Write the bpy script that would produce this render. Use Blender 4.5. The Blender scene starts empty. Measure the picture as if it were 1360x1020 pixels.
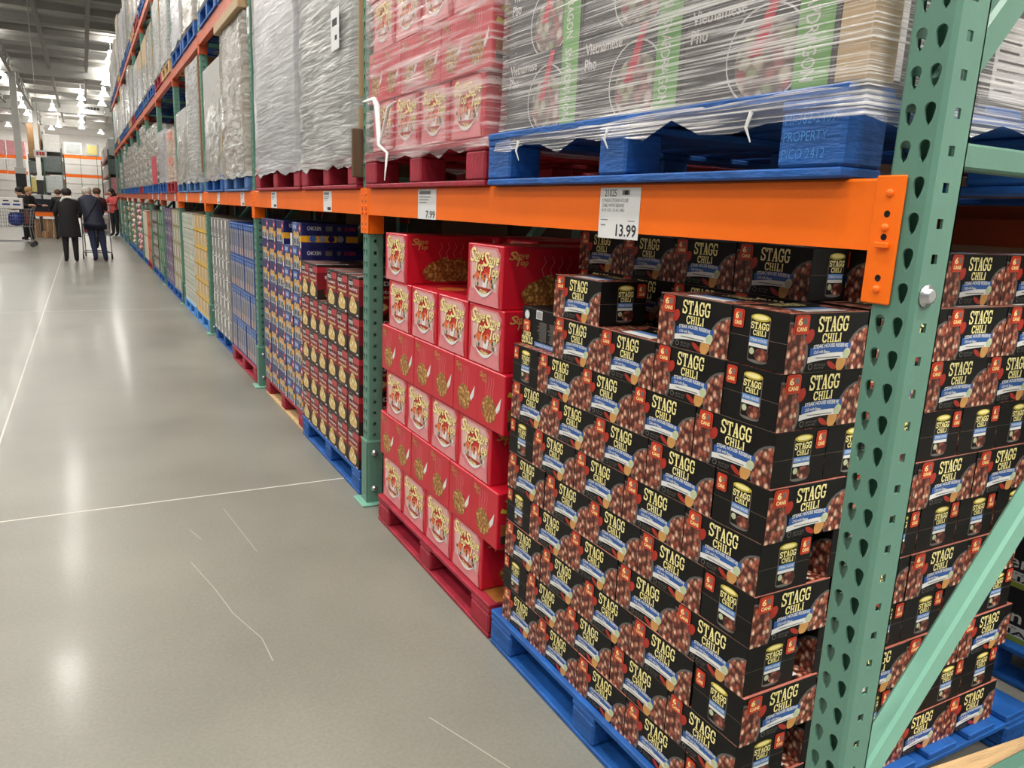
import bpy, math, random
from mathutils import Matrix, Vector

# ---------------------------------------------------------------- camera, world, exposure
SC = bpy.context.scene
COL = SC.collection
random.seed(7)
cam_d = bpy.data.cameras.new('camera'); cam = bpy.data.objects.new('camera', cam_d); COL.objects.link(cam)
cam_d.sensor_fit = 'HORIZONTAL'; cam_d.sensor_width = 36.0; cam_d.lens = 26.9336; cam_d.clip_start = 0.05; cam_d.clip_end = 300
CP = (-1.05412, -0.69927, 1.33481)
RR = (0.877576, -0.477529, 0.042742); UU = (0.067232, 0.210843, 0.975205); FF = (0.474701, 0.852943, -0.217136)
cam.matrix_world = Matrix(((RR[0], UU[0], -FF[0], CP[0]), (RR[1], UU[1], -FF[1], CP[1]), (RR[2], UU[2], -FF[2], CP[2]), (0, 0, 0, 1)))
SC.camera = cam
SC.view_settings.view_transform = 'Standard'
try: SC.view_settings.look = 'None'
except Exception: pass
SC.view_settings.gamma = 1.0
SC.view_settings.use_curve_mapping = False
SC.view_settings.exposure = -0.22
wd = bpy.data.worlds.new('world'); SC.world = wd; wd.use_nodes = True
wd.node_tree.nodes['Background'].inputs[0].default_value = (1.0, 0.98, 0.95, 1)
wd.node_tree.nodes['Background'].inputs[1].default_value = 0.22
LAMP_W = 128.0
P = 2.51
BAYS = 12

# ---------------------------------------------------------------- colour and materials
def lin(c):
    r = []
    for v in c:
        v = v / 255.0
        r.append(v / 12.92 if v <= 0.04045 else ((v + 0.055) / 1.055) ** 2.4)
    return r
MATS = {}
def nd(nt, t, **kw):
    n = nt.nodes.new(t)
    for k, v in kw.items(): setattr(n, k, v)
    return n
def mat(name, rgb, rough=0.5, var=0.12, scale=14.0, metal=0.0, bump=0.0, bscale=60.0, spec=0.5, emit=0.0, coat=0.0, stretch=None):
    """principled material whose colour is varied by procedural noise"""
    if name in MATS: return MATS[name]
    m = bpy.data.materials.new(name); m.use_nodes = True; nt = m.node_tree
    b = nt.nodes['Principled BSDF']; c = lin(rgb)
    b.inputs['Roughness'].default_value = rough; b.inputs['Metallic'].default_value = metal
    b.inputs['Specular IOR Level'].default_value = spec
    if coat: b.inputs['Coat Weight'].default_value = coat; b.inputs['Coat Roughness'].default_value = 0.15
    tc = nd(nt, 'ShaderNodeTexCoord'); src = tc.outputs['Object']
    if stretch:
        mp = nd(nt, 'ShaderNodeMapping'); mp.inputs['Scale'].default_value = stretch; nt.links.new(src, mp.inputs[0]); src = mp.outputs[0]
    if var > 0:
        n = nd(nt, 'ShaderNodeTexNoise'); n.inputs['Scale'].default_value = scale; n.inputs['Detail'].default_value = 4
        nt.links.new(src, n.inputs['Vector'])
        r = nd(nt, 'ShaderNodeValToRGB')
        r.color_ramp.elements[0].position = 0.3; r.color_ramp.elements[1].position = 0.7
        r.color_ramp.elements[0].color = [max(0, v * (1 - var)) for v in c] + [1]
        r.color_ramp.elements[1].color = [min(1, v * (1 + var)) for v in c] + [1]
        nt.links.new(n.outputs['Fac'], r.inputs[0]); nt.links.new(r.outputs[0], b.inputs['Base Color'])
    else: b.inputs['Base Color'].default_value = c + [1]
    if bump:
        n2 = nd(nt, 'ShaderNodeTexNoise'); n2.inputs['Scale'].default_value = bscale; n2.inputs['Detail'].default_value = 3
        nt.links.new(src, n2.inputs['Vector'])
        bp = nd(nt, 'ShaderNodeBump'); bp.inputs['Strength'].default_value = bump; bp.inputs['Distance'].default_value = 0.01
        nt.links.new(n2.outputs['Fac'], bp.inputs['Height']); nt.links.new(bp.outputs[0], b.inputs['Normal'])
    if emit: b.inputs['Emission Color'].default_value = c + [1]; b.inputs['Emission Strength'].default_value = emit
    MATS[name] = m; return m
def cells(name, stops, scale, edge=(20, 8, 6), rough=0.45, edge_w=0.25, stretch=(1, 1, 1)):
    """voronoi lumps (printed pictures of beans, potato, stuffing)"""
    m = bpy.data.materials.new(name); m.use_nodes = True; nt = m.node_tree; b = nt.nodes['Principled BSDF']
    b.inputs['Roughness'].default_value = rough
    tc = nd(nt, 'ShaderNodeTexCoord'); mp = nd(nt, 'ShaderNodeMapping'); mp.inputs['Scale'].default_value = stretch
    nt.links.new(tc.outputs['Object'], mp.inputs[0])
    v = nd(nt, 'ShaderNodeTexVoronoi'); v.inputs['Scale'].default_value = scale; nt.links.new(mp.outputs[0], v.inputs['Vector'])
    bw = nd(nt, 'ShaderNodeSeparateColor'); nt.links.new(v.outputs['Color'], bw.inputs[0])
    r = nd(nt, 'ShaderNodeValToRGB'); e = r.color_ramp.elements
    while len(e) < len(stops): e.new(0.5)
    for i, s in enumerate(stops): e[i].position = i / (len(stops) - 1); e[i].color = lin(s) + [1]
    nt.links.new(bw.outputs[0], r.inputs[0])
    r2 = nd(nt, 'ShaderNodeMapRange', interpolation_type='SMOOTHSTEP'); r2.inputs['From Min'].default_value = .75; r2.inputs['From Max'].default_value = edge_w
    nt.links.new(v.outputs['Distance'], r2.inputs['Value'])
    mx = nd(nt, 'ShaderNodeMix', data_type='RGBA'); mx.inputs['A'].default_value = lin(edge) + [1]
    nt.links.new(r2.outputs[0], mx.inputs['Factor']); nt.links.new(r.outputs[0], mx.inputs['B']); nt.links.new(mx.outputs['Result'], b.inputs['Base Color'])
    MATS[name] = m; return m
def film(name, lo, hi, tint=(235, 235, 235), rough=0.22, scale=4.0, slope=0.25, sx=1.5, sz=26.0, bump=0.5, p0=0.38, p1=0.66):
    """clear stretch film: streaky mix of transparency and shiny white plastic"""
    m = bpy.data.materials.new(name); m.use_nodes = True; nt = m.node_tree
    out = nt.nodes['Material Output']; b = nt.nodes['Principled BSDF']
    b.inputs['Base Color'].default_value = lin(tint) + [1]; b.inputs['Roughness'].default_value = rough; b.inputs['Specular IOR Level'].default_value = 0.7
    tc = nd(nt, 'ShaderNodeTexCoord'); mp = nd(nt, 'ShaderNodeMapping')
    mp.inputs['Rotation'].default_value = (slope, -slope * 0.3, 0); mp.inputs['Scale'].default_value = (sx, sx, sz)
    nt.links.new(tc.outputs['Object'], mp.inputs[0])
    n = nd(nt, 'ShaderNodeTexNoise'); n.inputs['Scale'].default_value = scale; n.inputs['Detail'].default_value = 5; n.inputs['Distortion'].default_value = 0.6
    nt.links.new(mp.outputs[0], n.inputs['Vector'])
    n3 = nd(nt, 'ShaderNodeTexNoise'); n3.inputs['Scale'].default_value = 3.0; nt.links.new(tc.outputs['Object'], n3.inputs['Vector'])
    ad = nd(nt, 'ShaderNodeMath', operation='MULTIPLY_ADD'); ad.inputs[1].default_value = 0.35; nt.links.new(n3.outputs['Fac'], ad.inputs[0])
    sb = nd(nt, 'ShaderNodeMath', operation='SUBTRACT'); sb.inputs[1].default_value = 0.175
    nt.links.new(n.outputs['Fac'], ad.inputs[2]); nt.links.new(ad.outputs[0], sb.inputs[0])
    r = nd(nt, 'ShaderNodeMapRange'); r.inputs['From Min'].default_value = p0; r.inputs['From Max'].default_value = p1
    r.inputs['To Min'].default_value = lo; r.inputs['To Max'].default_value = hi
    nt.links.new(sb.outputs[0], r.inputs['Value'])
    t = nd(nt, 'ShaderNodeBsdfTransparent'); mx = nd(nt, 'ShaderNodeMixShader')
    nt.links.new(r.outputs[0], mx.inputs[0]); nt.links.new(t.outputs[0], mx.inputs[1]); nt.links.new(b.outputs[0], mx.inputs[2]); nt.links.new(mx.outputs[0], out.inputs[0])
    bp = nd(nt, 'ShaderNodeBump'); bp.inputs['Strength'].default_value = bump; bp.inputs['Distance'].default_value = 0.012
    nt.links.new(n.outputs['Fac'], bp.inputs['Height']); nt.links.new(bp.outputs[0], b.inputs['Normal'])
    MATS[name] = m; return m

# ---------------------------------------------------------------- mesh building
class MB:
    def __init__(s): s.v = []; s.f = []; s.m = []; s.sm = []
    def add(s, vs, fs, m, smooth=False):
        o = len(s.v); s.v.extend([tuple(p) for p in vs])
        for f in fs: s.f.append([i + o for i in f]); s.m.append(m); s.sm.append(smooth)
        return s
    def box(s, x0, x1, y0, y1, z0, z1, m, c=0.0, M=None):
        if c <= 0:
            vs = [(x0, y0, z0), (x1, y0, z0), (x1, y1, z0), (x0, y1, z0), (x0, y0, z1), (x1, y0, z1), (x1, y1, z1), (x0, y1, z1)]
            fs = [(0, 3, 2, 1), (4, 5, 6, 7), (0, 1, 5, 4), (1, 2, 6, 5), (2, 3, 7, 6), (3, 0, 4, 7)]
        else:
            X = (x0, x1); Y = (y0, y1); Z = (z0, z1); vs = []; ix = {}
            for i in (0, 1):
                for j in (0, 1):
                    for k in (0, 1):
                        sx = c if i == 0 else -c; sy = c if j == 0 else -c; sz = c if k == 0 else -c
                        for a, p in enumerate(((X[i], Y[j] + sy, Z[k] + sz), (X[i] + sx, Y[j], Z[k] + sz), (X[i] + sx, Y[j] + sy, Z[k]))):
                            ix[(i, j, k, a)] = len(vs); vs.append(p)
            fs = []
            for i in (0, 1):
                q = [ix[(i, 0, 0, 0)], ix[(i, 1, 0, 0)], ix[(i, 1, 1, 0)], ix[(i, 0, 1, 0)]]; fs.append(q if i else q[::-1])
                q = [ix[(0, i, 0, 1)], ix[(1, i, 0, 1)], ix[(1, i, 1, 1)], ix[(0, i, 1, 1)]]; fs.append(q[::-1] if i else q)
                q = [ix[(0, 0, i, 2)], ix[(1, 0, i, 2)], ix[(1, 1, i, 2)], ix[(0, 1, i, 2)]]; fs.append(q if i else q[::-1])
            for i in (0, 1):
                for j in (0, 1):
                    fs.append([ix[(i, j, 0, 0)], ix[(i, j, 0, 1)], ix[(i, j, 1, 1)], ix[(i, j, 1, 0)]])
                    fs.append([ix[(i, 0, j, 0)], ix[(i, 0, j, 2)], ix[(i, 1, j, 2)], ix[(i, 1, j, 0)]])
                    fs.append([ix[(0, i, j, 1)], ix[(0, i, j, 2)], ix[(1, i, j, 2)], ix[(1, i, j, 1)]])
                    for k in (0, 1): fs.append([ix[(i, j, k, 0)], ix[(i, j, k, 1)], ix[(i, j, k, 2)]])
        if M is not None: vs = [tuple(M @ Vector(p)) for p in vs]
        return s.add(vs, fs, m)
    def tube(s, pts, r, m, n=8, cap=True, smooth=True):
        pts = [Vector(p) for p in pts]; rs = r if isinstance(r, (list, tuple)) else [r] * len(pts)
        rings = []; t0 = (pts[1] - pts[0]).normalized(); u = t0.orthogonal().normalized()
        for i, p in enumerate(pts):
            t = ((pts[min(i + 1, len(pts) - 1)] - pts[max(i - 1, 0)])).normalized()
            u = (u - t * u.dot(t)); u = u.normalized() if u.length > 1e-6 else t.orthogonal().normalized()
            w = t.cross(u)
            rings.append([p + u * (rs[i] * math.cos(2 * math.pi * k / n)) + w * (rs[i] * math.sin(2 * math.pi * k / n)) for k in range(n)])
        vs = [q for R in rings for q in R]; fs = []
        for i in range(len(pts) - 1):
            for k in range(n): fs.append((i * n + k, i * n + (k + 1) % n, (i + 1) * n + (k + 1) % n, (i + 1) * n + k))
        s.add(vs, fs, m, smooth)
        if cap: s.add(rings[0], [list(range(n))[::-1]], m); s.add(rings[-1], [list(range(n))], m)
        return s
    def lathe(s, prof, m, n=16, c=(0, 0, 0), smooth=True, sx=1, sy=1, cap=True):
        """prof: (radius, z) going up"""
        vs = []; fs = []
        for r, z in prof:
            for k in range(n): a = 2 * math.pi * k / n; vs.append((c[0] + sx * r * math.cos(a), c[1] + sy * r * math.sin(a), c[2] + z))
        for i in range(len(prof) - 1):
            for k in range(n): fs.append((i * n + k, i * n + (k + 1) % n, (i + 1) * n + (k + 1) % n, (i + 1) * n + k))
        s.add(vs, fs, m, smooth)
        if cap and prof[0][0] > 1e-4: s.add(vs[:n], [list(range(n))[::-1]], m)
        if cap and prof[-1][0] > 1e-4: s.add(vs[-n:], [list(range(n))], m)
        return s
    def mesh(s, name):
        me = bpy.data.meshes.new(name); me.from_pydata(s.v, [], s.f)
        names = []
        for m in s.m:
            if m not in names: names.append(m)
        for n in names: me.materials.append(MATS[n])
        ix = {n: i for i, n in enumerate(names)}
        me.polygons.foreach_set('material_index', [ix[m] for m in s.m]); me.polygons.foreach_set('use_smooth', s.sm)
        me.update(); return me
def ob(name, mesh, parent=None, loc=(0, 0, 0), rot=(0, 0, 0), **props):
    o = bpy.data.objects.new(name, mesh.mesh(name) if isinstance(mesh, MB) else mesh); COL.objects.link(o)
    o.location = loc; o.rotation_euler = rot
    if parent is not None: o.parent = parent
    for k, v in props.items(): o[k] = v
    return o
def tag(o, label, category, group=None):
    o['label'] = label; o['category'] = category
    if group: o['group'] = group
    return o
class Proto:
    """a thing built once: its root mesh and part meshes are shared by every copy"""
    def __init__(s, name, root, parts): s.name = name; s.root = root.mesh(name) if isinstance(root, MB) else root; s.parts = [(n.split('#')[0], m.mesh(n.split('#')[0]) if isinstance(m, MB) else m, l) for n, m, l in parts]
    def put(s, loc, rotz, label, cat, group=None, flip=False, parts=True):
        o = ob(s.name, s.root, None, loc, (math.pi, 0, rotz) if flip else (0, 0, rotz)); tag(o, label, cat, group)
        if parts:
            for n, m, l in s.parts: ob(n, m, o, l)
        return o
ORD = ['zeroth', 'first', 'second', 'third', 'fourth', 'fifth', 'sixth', 'seventh', 'eighth', 'ninth', 'tenth', 'eleventh', 'twelfth', 'thirteenth', 'fourteenth', 'fifteenth', 'sixteenth', 'seventeenth', 'eighteenth']

# ---------------------------------------------------------------- flat print: 2D shapes laid on a face
_FONT = {}
def glyphs(txt, bold, res=2):
    key = (txt, bold)
    if key not in _FONT:
        c = bpy.data.curves.new('t', 'FONT'); c.body = txt; c.size = 1.0; c.resolution_u = res; c.offset = bold; c.fill_mode = 'FRONT'
        o = bpy.data.objects.new('t', c); me = bpy.data.meshes.new_from_object(o)
        vs = [(v.co.x, v.co.y) for v in me.vertices]; fs = [list(p.vertices) for p in me.polygons]
        bpy.data.objects.remove(o); bpy.data.curves.remove(c); bpy.data.meshes.remove(me)
        xs = [v[0] for v in vs]; ys = [v[1] for v in vs]
        _FONT[key] = (vs, fs, min(xs), max(xs), min(ys), max(ys))
    return _FONT[key]
def clip(poly, w, h):
    for ax, lim, sgn in ((0, 0, 1), (0, w, -1), (1, 0, 1), (1, h, -1)):
        out = []
        for i in range(len(poly)):
            a = poly[i - 1]; b = poly[i]; da = sgn * (a[ax] - lim); db = sgn * (b[ax] - lim)
            if (da >= 0) != (db >= 0):
                t = da / (da - db); out.append((a[0] + t * (b[0] - a[0]), a[1] + t * (b[1] - a[1])))
            if db >= 0: out.append(b)
        poly = out
        if len(poly) < 3: return []
    return poly
class Pr:
    def __init__(s, w, h): s.w = w; s.h = h; s.it = []
    def poly(s, pts, m, l, part):
        q = clip(pts, s.w, s.h)
        if q: s.it.append((q, m, l, part))
    def rect(s, x0, y0, x1, y1, m, l, part): s.poly([(x0, y0), (x1, y0), (x1, y1), (x0, y1)], m, l, part)
    def ell(s, cx, cy, rx, ry, m, l, part, n=18, rot=0.0):
        cr, sr = math.cos(rot), math.sin(rot)
        s.poly([(cx + rx * math.cos(a) * cr - ry * math.sin(a) * sr, cy + rx * math.cos(a) * sr + ry * math.sin(a) * cr) for a in (2 * math.pi * i / n for i in range(n))], m, l, part)
    def rr(s, x0, y0, x1, y1, r, m, l, part, n=3):
        pts = []
        for cx, cy, a0 in ((x1 - r, y0 + r, -90), (x1 - r, y1 - r, 0), (x0 + r, y1 - r, 90), (x0 + r, y0 + r, 180)):
            for i in range(n + 1): a = math.radians(a0 + 90 * i / n); pts.append((cx + r * math.cos(a), cy + r * math.sin(a)))
        s.poly(pts, m, l, part)
    def text(s, t, x0, y0, x1, y1, m, l, part, bold=0.02, shear=0.0, rot=0, arc=0.0, out=None, ow=0.03):
        """text stretched to fill the box; rot in quarter turns; arc bends the baseline"""
        if out: s.text(t, x0, y0, x1, y1, out, l, part, bold + ow, shear, rot, arc)
        vs, fs, a0, a1, b0, b1 = glyphs(t, bold)
        def tf(p):
            u = (p[0] - a0) / (a1 - a0); v = (p[1] - b0) / (b1 - b0); u2 = u + shear * (v - .5)
            v2 = v + arc * (1 - (2 * u - 1) ** 2)
            if rot == 1: u2, v2 = 1 - v2, u2
            elif rot == 2: u2, v2 = 1 - u2, 1 - v2
            elif rot == 3: u2, v2 = v2, 1 - u2
            return (x0 + (x1 - x0) * u2, y0 + (y1 - y0) * v2)
        pv = [tf(p) for p in vs]; lay = l + (1 if out else 0)
        for f in fs: s.poly([pv[i] for i in f], m, lay, part)
    def stroke(s, pts, w, m, l, part):
        for (a, b) in zip(pts[:-1], pts[1:]):
            l += .04
            dx, dy = b[0] - a[0], b[1] - a[1]; d = math.hypot(dx, dy) or 1; nx, ny = -dy / d * w / 2, dx / d * w / 2; ex, ey = dx / d * w * .25, dy / d * w * .25
            s.poly([(a[0] - nx - ex, a[1] - ny - ey), (b[0] - nx + ex, b[1] - ny + ey), (b[0] + nx + ex, b[1] + ny + ey), (a[0] + nx - ex, a[1] + ny - ey)], m, l, part)
    def band(s, x0, x1, f0, f1, m, l, part, n=10):
        for i in range(n):
            a = x0 + (x1 - x0) * i / n; b = x0 + (x1 - x0) * (i + 1) / n
            s.poly([(a, f0(a)), (b, f0(b)), (b, f1(b)), (a, f1(a))], m, l, part)
    def lay(s, mbs, org, U, V, N, dl=0.0003, suf=''):
        """put the print on a face; mbs: dict part -> MB"""
        org = Vector(org); U = Vector(U); V = Vector(V); N = Vector(N)
        for q, m, l, part in s.it:
            mb = mbs.setdefault(part + suf, MB())
            mb.add([org + U * p[0] + V * p[1] + N * (dl * (l + 1)) for p in q], [list(range(len(q)))], m)
# faces of a box of size (a, b, h) centred on x, y, standing on z=0
def face(side, a, b):
    return {'-x': ((-a / 2, b / 2, 0), (0, -1, 0), (0, 0, 1), (-1, 0, 0)), '+x': ((a / 2, -b / 2, 0), (0, 1, 0), (0, 0, 1), (1, 0, 0)),
            '-y': ((-a / 2, -b / 2, 0), (1, 0, 0), (0, 0, 1), (0, -1, 0)), '+y': ((a / 2, b / 2, 0), (-1, 0, 0), (0, 0, 1), (0, 1, 0))}[side]
SL = {  # slab-serif capitals, strokes on a unit box: (points, width factor)
    'S': [([(.86, .80), (.72, .93), (.36, .95), (.14, .80), (.20, .60), (.80, .40), (.86, .22), (.66, .06), (.30, .06), (.12, .20)], 1), ([(.88, .68), (.88, .97)], .6), ([(.10, .03), (.10, .33)], .6)],
    'T': [([(.5, .04), (.5, .94)], 1.15), ([(.02, .92), (.98, .92)], .9), ([(.06, .70), (.06, .96)], .7), ([(.94, .70), (.94, .96)], .7), ([(.26, .04), (.74, .04)], .6)],
    'A': [([(.16, .04), (.48, .96)], .75), ([(.84, .04), (.50, .96)], 1.2), ([(.28, .32), (.72, .32)], .6), ([(.0, .04), (.34, .04)], .6), ([(.62, .04), (1.0, .04)], .6)],
    'G': [([(.86, .74), (.72, .93), (.34, .94), (.12, .74), (.12, .26), (.34, .06), (.70, .06), (.82, .16), (.82, .42)], 1), ([(.54, .44), (.98, .44)], .65), ([(.88, .66), (.88, .97)], .6)],
    'C': [([(.86, .74), (.70, .93), (.34, .94), (.12, .74), (.12, .26), (.34, .06), (.70, .06), (.88, .26)], 1), ([(.88, .66), (.88, .97)], .6)],
    'H': [([(.2, .04), (.2, .96)], 1), ([(.8, .04), (.8, .96)], 1), ([(.2, .5), (.8, .5)], .7), ([(.03, .04), (.37, .04)], .6), ([(.63, .04), (.97, .04)], .6), ([(.03, .96), (.37, .96)], .6), ([(.63, .96), (.97, .96)], .6)],
    'I': [([(.5, .04), (.5, .96)], 1.1), ([(.2, .04), (.8, .04)], .6), ([(.2, .96), (.8, .96)], .6)],
    'L': [([(.26, .04), (.26, .96)], 1.1), ([(.08, .96), (.46, .96)], .6), ([(.06, .06), (.92, .06)], .8), ([(.90, .04), (.90, .32)], .6)]}
def slab(pr, txt, x0, y0, x1, y1, wt, m, l, part, adv=None, step=0.0):
    adv = adv or {'I': .5}
    tot = sum(adv.get(c, 1.0) for c in txt); sw = (x1 - x0) / tot; x = x0
    for i, c in enumerate(txt):
        cw = sw * adv.get(c, 1.0); g = cw * .05; dy = step * i
        for q, (pts, k) in enumerate(SL[c]):
            pr.stroke([(x + g + (cw - 2 * g) * p[0], y0 + dy + (y1 - y0) * p[1]) for p in pts], wt * k, m, l + .35 * q, part)
        x += cw
# ---------------------------------------------------------------- materials of the building and the racks
def floor_mat():
    m = bpy.data.materials.new('polished_concrete'); m.use_nodes = True; nt = m.node_tree; b = nt.nodes['Principled BSDF']
    tc = nd(nt, 'ShaderNodeTexCoord')
    n1 = nd(nt, 'ShaderNodeTexNoise'); n1.inputs['Scale'].default_value = 1.1; n1.inputs['Detail'].default_value = 6; n1.inputs['Distortion'].default_value = 0.2
    n2 = nd(nt, 'ShaderNodeTexNoise'); n2.inputs['Scale'].default_value = 90; n2.inputs['Detail'].default_value = 2
    nt.links.new(tc.outputs['Object'], n1.inputs[0]); nt.links.new(tc.outputs['Object'], n2.inputs[0])
    r = nd(nt, 'ShaderNodeValToRGB'); r.color_ramp.elements[0].position = .3; r.color_ramp.elements[1].position = .72
    r.color_ramp.elements[0].color = lin((117, 116, 108)) + [1]; r.color_ramp.elements[1].color = lin((136, 135, 126)) + [1]
    nt.links.new(n1.outputs[0], r.inputs[0])
    mx = nd(nt, 'ShaderNodeMix', data_type='RGBA', blend_type='OVERLAY'); mx.inputs['Factor'].default_value = .16
    nt.links.new(r.outputs[0], mx.inputs['A']); nt.links.new(n2.outputs[0], mx.inputs['B']); nt.links.new(mx.outputs['Result'], b.inputs['Base Color'])
    r2 = nd(nt, 'ShaderNodeMapRange'); r2.inputs['To Min'].default_value = .30; r2.inputs['To Max'].default_value = .42
    nt.links.new(n1.outputs[0], r2.inputs[0]); nt.links.new(r2.outputs[0], b.inputs['Roughness'])
    b.inputs['Specular IOR Level'].default_value = 0.16; b.inputs['Coat Weight'].default_value = .10; b.inputs['Coat Roughness'].default_value = .125
    bp = nd(nt, 'ShaderNodeBump'); bp.inputs['Strength'].default_value = .12; bp.inputs['Distance'].default_value = .004
    nt.links.new(n1.outputs[0], bp.inputs['Height']); nt.links.new(bp.outputs[0], b.inputs['Normal'])
    MATS['polished_concrete'] = m
floor_mat()
mat('joint_filler', (196, 193, 184), .6, .05)
mat('scratch', (166, 164, 154), .6, .05)
mat('deck_steel', (208, 206, 201), .6, .08, 1.5)
mat('roof_steel', (176, 174, 170), .6, .06, 2)
mat('girder_paint', (205, 204, 199), .6, .06, 2)
mat('column_paint', (205, 203, 198), .5, .05, 2)
mat('black_guard', (24, 24, 27), .5, .1)
mat('wall_panel', (222, 220, 215), .6, .04, 1)
mat('rack_green', (92, 134, 118), .38, .05, 6, spec=.5, bump=.03, bscale=150)
mat('rack_green_dark', (52, 92, 78), .45, .08, 6)
mat('brace_green', (122, 176, 156), .36, .04, 6, bump=.03, bscale=120)
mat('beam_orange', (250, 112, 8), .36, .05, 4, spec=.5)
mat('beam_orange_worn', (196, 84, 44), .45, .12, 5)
mat('zinc', (190, 192, 196), .3, .1, 40, metal=.9)
mat('pallet_blue', (20, 84, 160), .6, .28, 9, bump=.35, bscale=30, stretch=(1, 1, 4))
mat('pallet_blue_light', (62, 134, 205), .6, .25, 9, bump=.3, bscale=30)
mat('pallet_red', (152, 26, 48), .6, .25, 9, bump=.35, bscale=30)
mat('pallet_wood', (205, 170, 125), .65, .18, 9, bump=.3, bscale=30, stretch=(1, 6, 6))
mat('pallet_paleblue', (70, 110, 165), .65, .25, 9, bump=.3)
mat('lamp_white', (245, 244, 240), .4, 0, emit=1.6)
mat('lamp_glow', (255, 250, 238), .4, 0, emit=9.0)
mat('tag_white', (226, 226, 228), .45, .03); mat('tag_black', (30, 30, 32), .6, 0); mat('tag_grey', (120, 120, 122), .6, 0)

# ---------------------------------------------------------------- floor, ceiling, walls
S = 'structure'
fl = ob('floor', MB().box(-22, 8, -14, 94, -.2, 0, 'polished_concrete'), kind=S)
j = MB()
for y in (2.893, 9.6, 26.2, 44.0): j.box(-22, 8, y - .005, y + .005, -.01, .0006, 'joint_filler')
j.box(-1.548, -1.538, -14, 94, -.01, .0007, 'joint_filler')
ob('floor_joint', j, fl)
sc = MB()
for pts in ([(-.33, .98), (-.27, .83), (-.22, .70), (-.17, .60)], [(-.79, 2.20), (-.74, 1.95), (-.71, 1.75), (-.655, 1.56), (-.65, 1.42)], [(-.76, 2.52), (-.73, 2.40)], [(-.60, 2.7), (-.57, 2.4), (-.55, 2.2)]):
    for a, b in zip(pts[:-1], pts[1:]):
        d = Vector((b[0] - a[0], b[1] - a[1])); n = Vector((-d.y, d.x)).normalized() * .0014
        sc.add([(a[0] - n.x, a[1] - n.y, .0005), (b[0] - n.x, b[1] - n.y, .0005), (b[0] + n.x, b[1] + n.y, .0005), (a[0] + n.x, a[1] + n.y, .0005)], [(0, 1, 2, 3)], 'scratch')
ob('floor_scratch', sc, fl)
ZC = 8.5
ce = MB(); n = 120; y0, y1 = -14.0, 94.0; prof = []
for i in range(n):
    a = y0 + (y1 - y0) * i / n; w = (y1 - y0) / n
    prof += [(a, ZC), (a + w * .42, ZC), (a + w * .5, ZC - .09), (a + w * .92, ZC - .09)]
prof.append((y1, ZC)); vs = []; fs = []
for (y, z) in prof: vs += [(-22, y, z), (8, y, z)]
for i in range(len(prof) - 1): fs.append((2 * i, 2 * i + 1, 2 * i + 3, 2 * i + 2))
ce.add(vs, fs, 'deck_steel'); ce.box(-22, 8, y0, y1, ZC + .01, ZC + .2, 'deck_steel')
ceil = ob('ceiling', ce, kind=S)
for k in range(22):   # purlins under the deck
    y = 22 + k * 2.75
    ob('purlin', MB().box(-22, 8, y, y + .10, ZC - .32, ZC - .09, 'roof_steel'), ceil)
for y in (5.5, 27.8, 50.0, 71.7, 86.0):
    g = MB(); g.box(-22, 8, y - .02, y + .02, ZC - .95, ZC - .32, 'girder_paint'); g.box(-22, 8, y - .14, y + .14, ZC - .97, ZC - .93, 'girder_paint'); g.box(-22, 8, y - .14, y + .14, ZC - .34, ZC - .30, 'girder_paint')
    ob('roof_girder', g, ceil)
for x in (-9.3, -7.5, -5.75, -4.0, -2.2, -.45, 1.3, 3.1):   # open web joists along the aisle
    g = MB(); hz = ZC - .33; lz = ZC - (1.0 if x == -4.0 else .62); w = .07
    g.box(x - w, x + w, 12, 92, hz - .05, hz, 'roof_steel'); g.box(x - w, x + w, 12, 92, lz, lz + .05, 'roof_steel')
    yy = 12.0; up = True
    while yy < 91:
        a, b = (lz + .02, hz - .02) if up else (hz - .02, lz + .02)
        g.tube([(x, yy, a), (x, yy + .8, b)], .025, 'roof_steel', 4, False); yy += .8; up = not up
    ob('roof_joist', g, ceil)
wb = MB(); wb.box(-22, 8, 92, 92.3, 0, ZC + .2, 'wall_panel')
for k in range(9): wb.box(-22, 8, 91.96, 92, .5 + k * .95, .56 + k * .95, 'girder_paint')
ob('wall_back', wb, kind=S)
ob('wall_right', MB().box(7.6, 8, -14, 94, 0, ZC + .2, 'wall_panel'), kind=S)
for i, y in enumerate((27.8, 50.0, 71.7, 86.0)):   # steel columns under the girders
    x = -3.95 if y > 30 else -6.6
    c = ob('column', MB().box(x - .16, x + .16, y - .16, y + .16, 0, ZC - .97, 'column_paint', .01), kind=S)
    gz = MB().box(x - .24, x + .24, y - .24, y + .24, 0, 2.3, 'black_guard', .02); ob('column_guard', gz, c)
    ob('column_band', MB().box(x - .25, x + .25, y - .25, y + .25, 2.3, 2.62, 'column_paint', .01), c)
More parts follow.
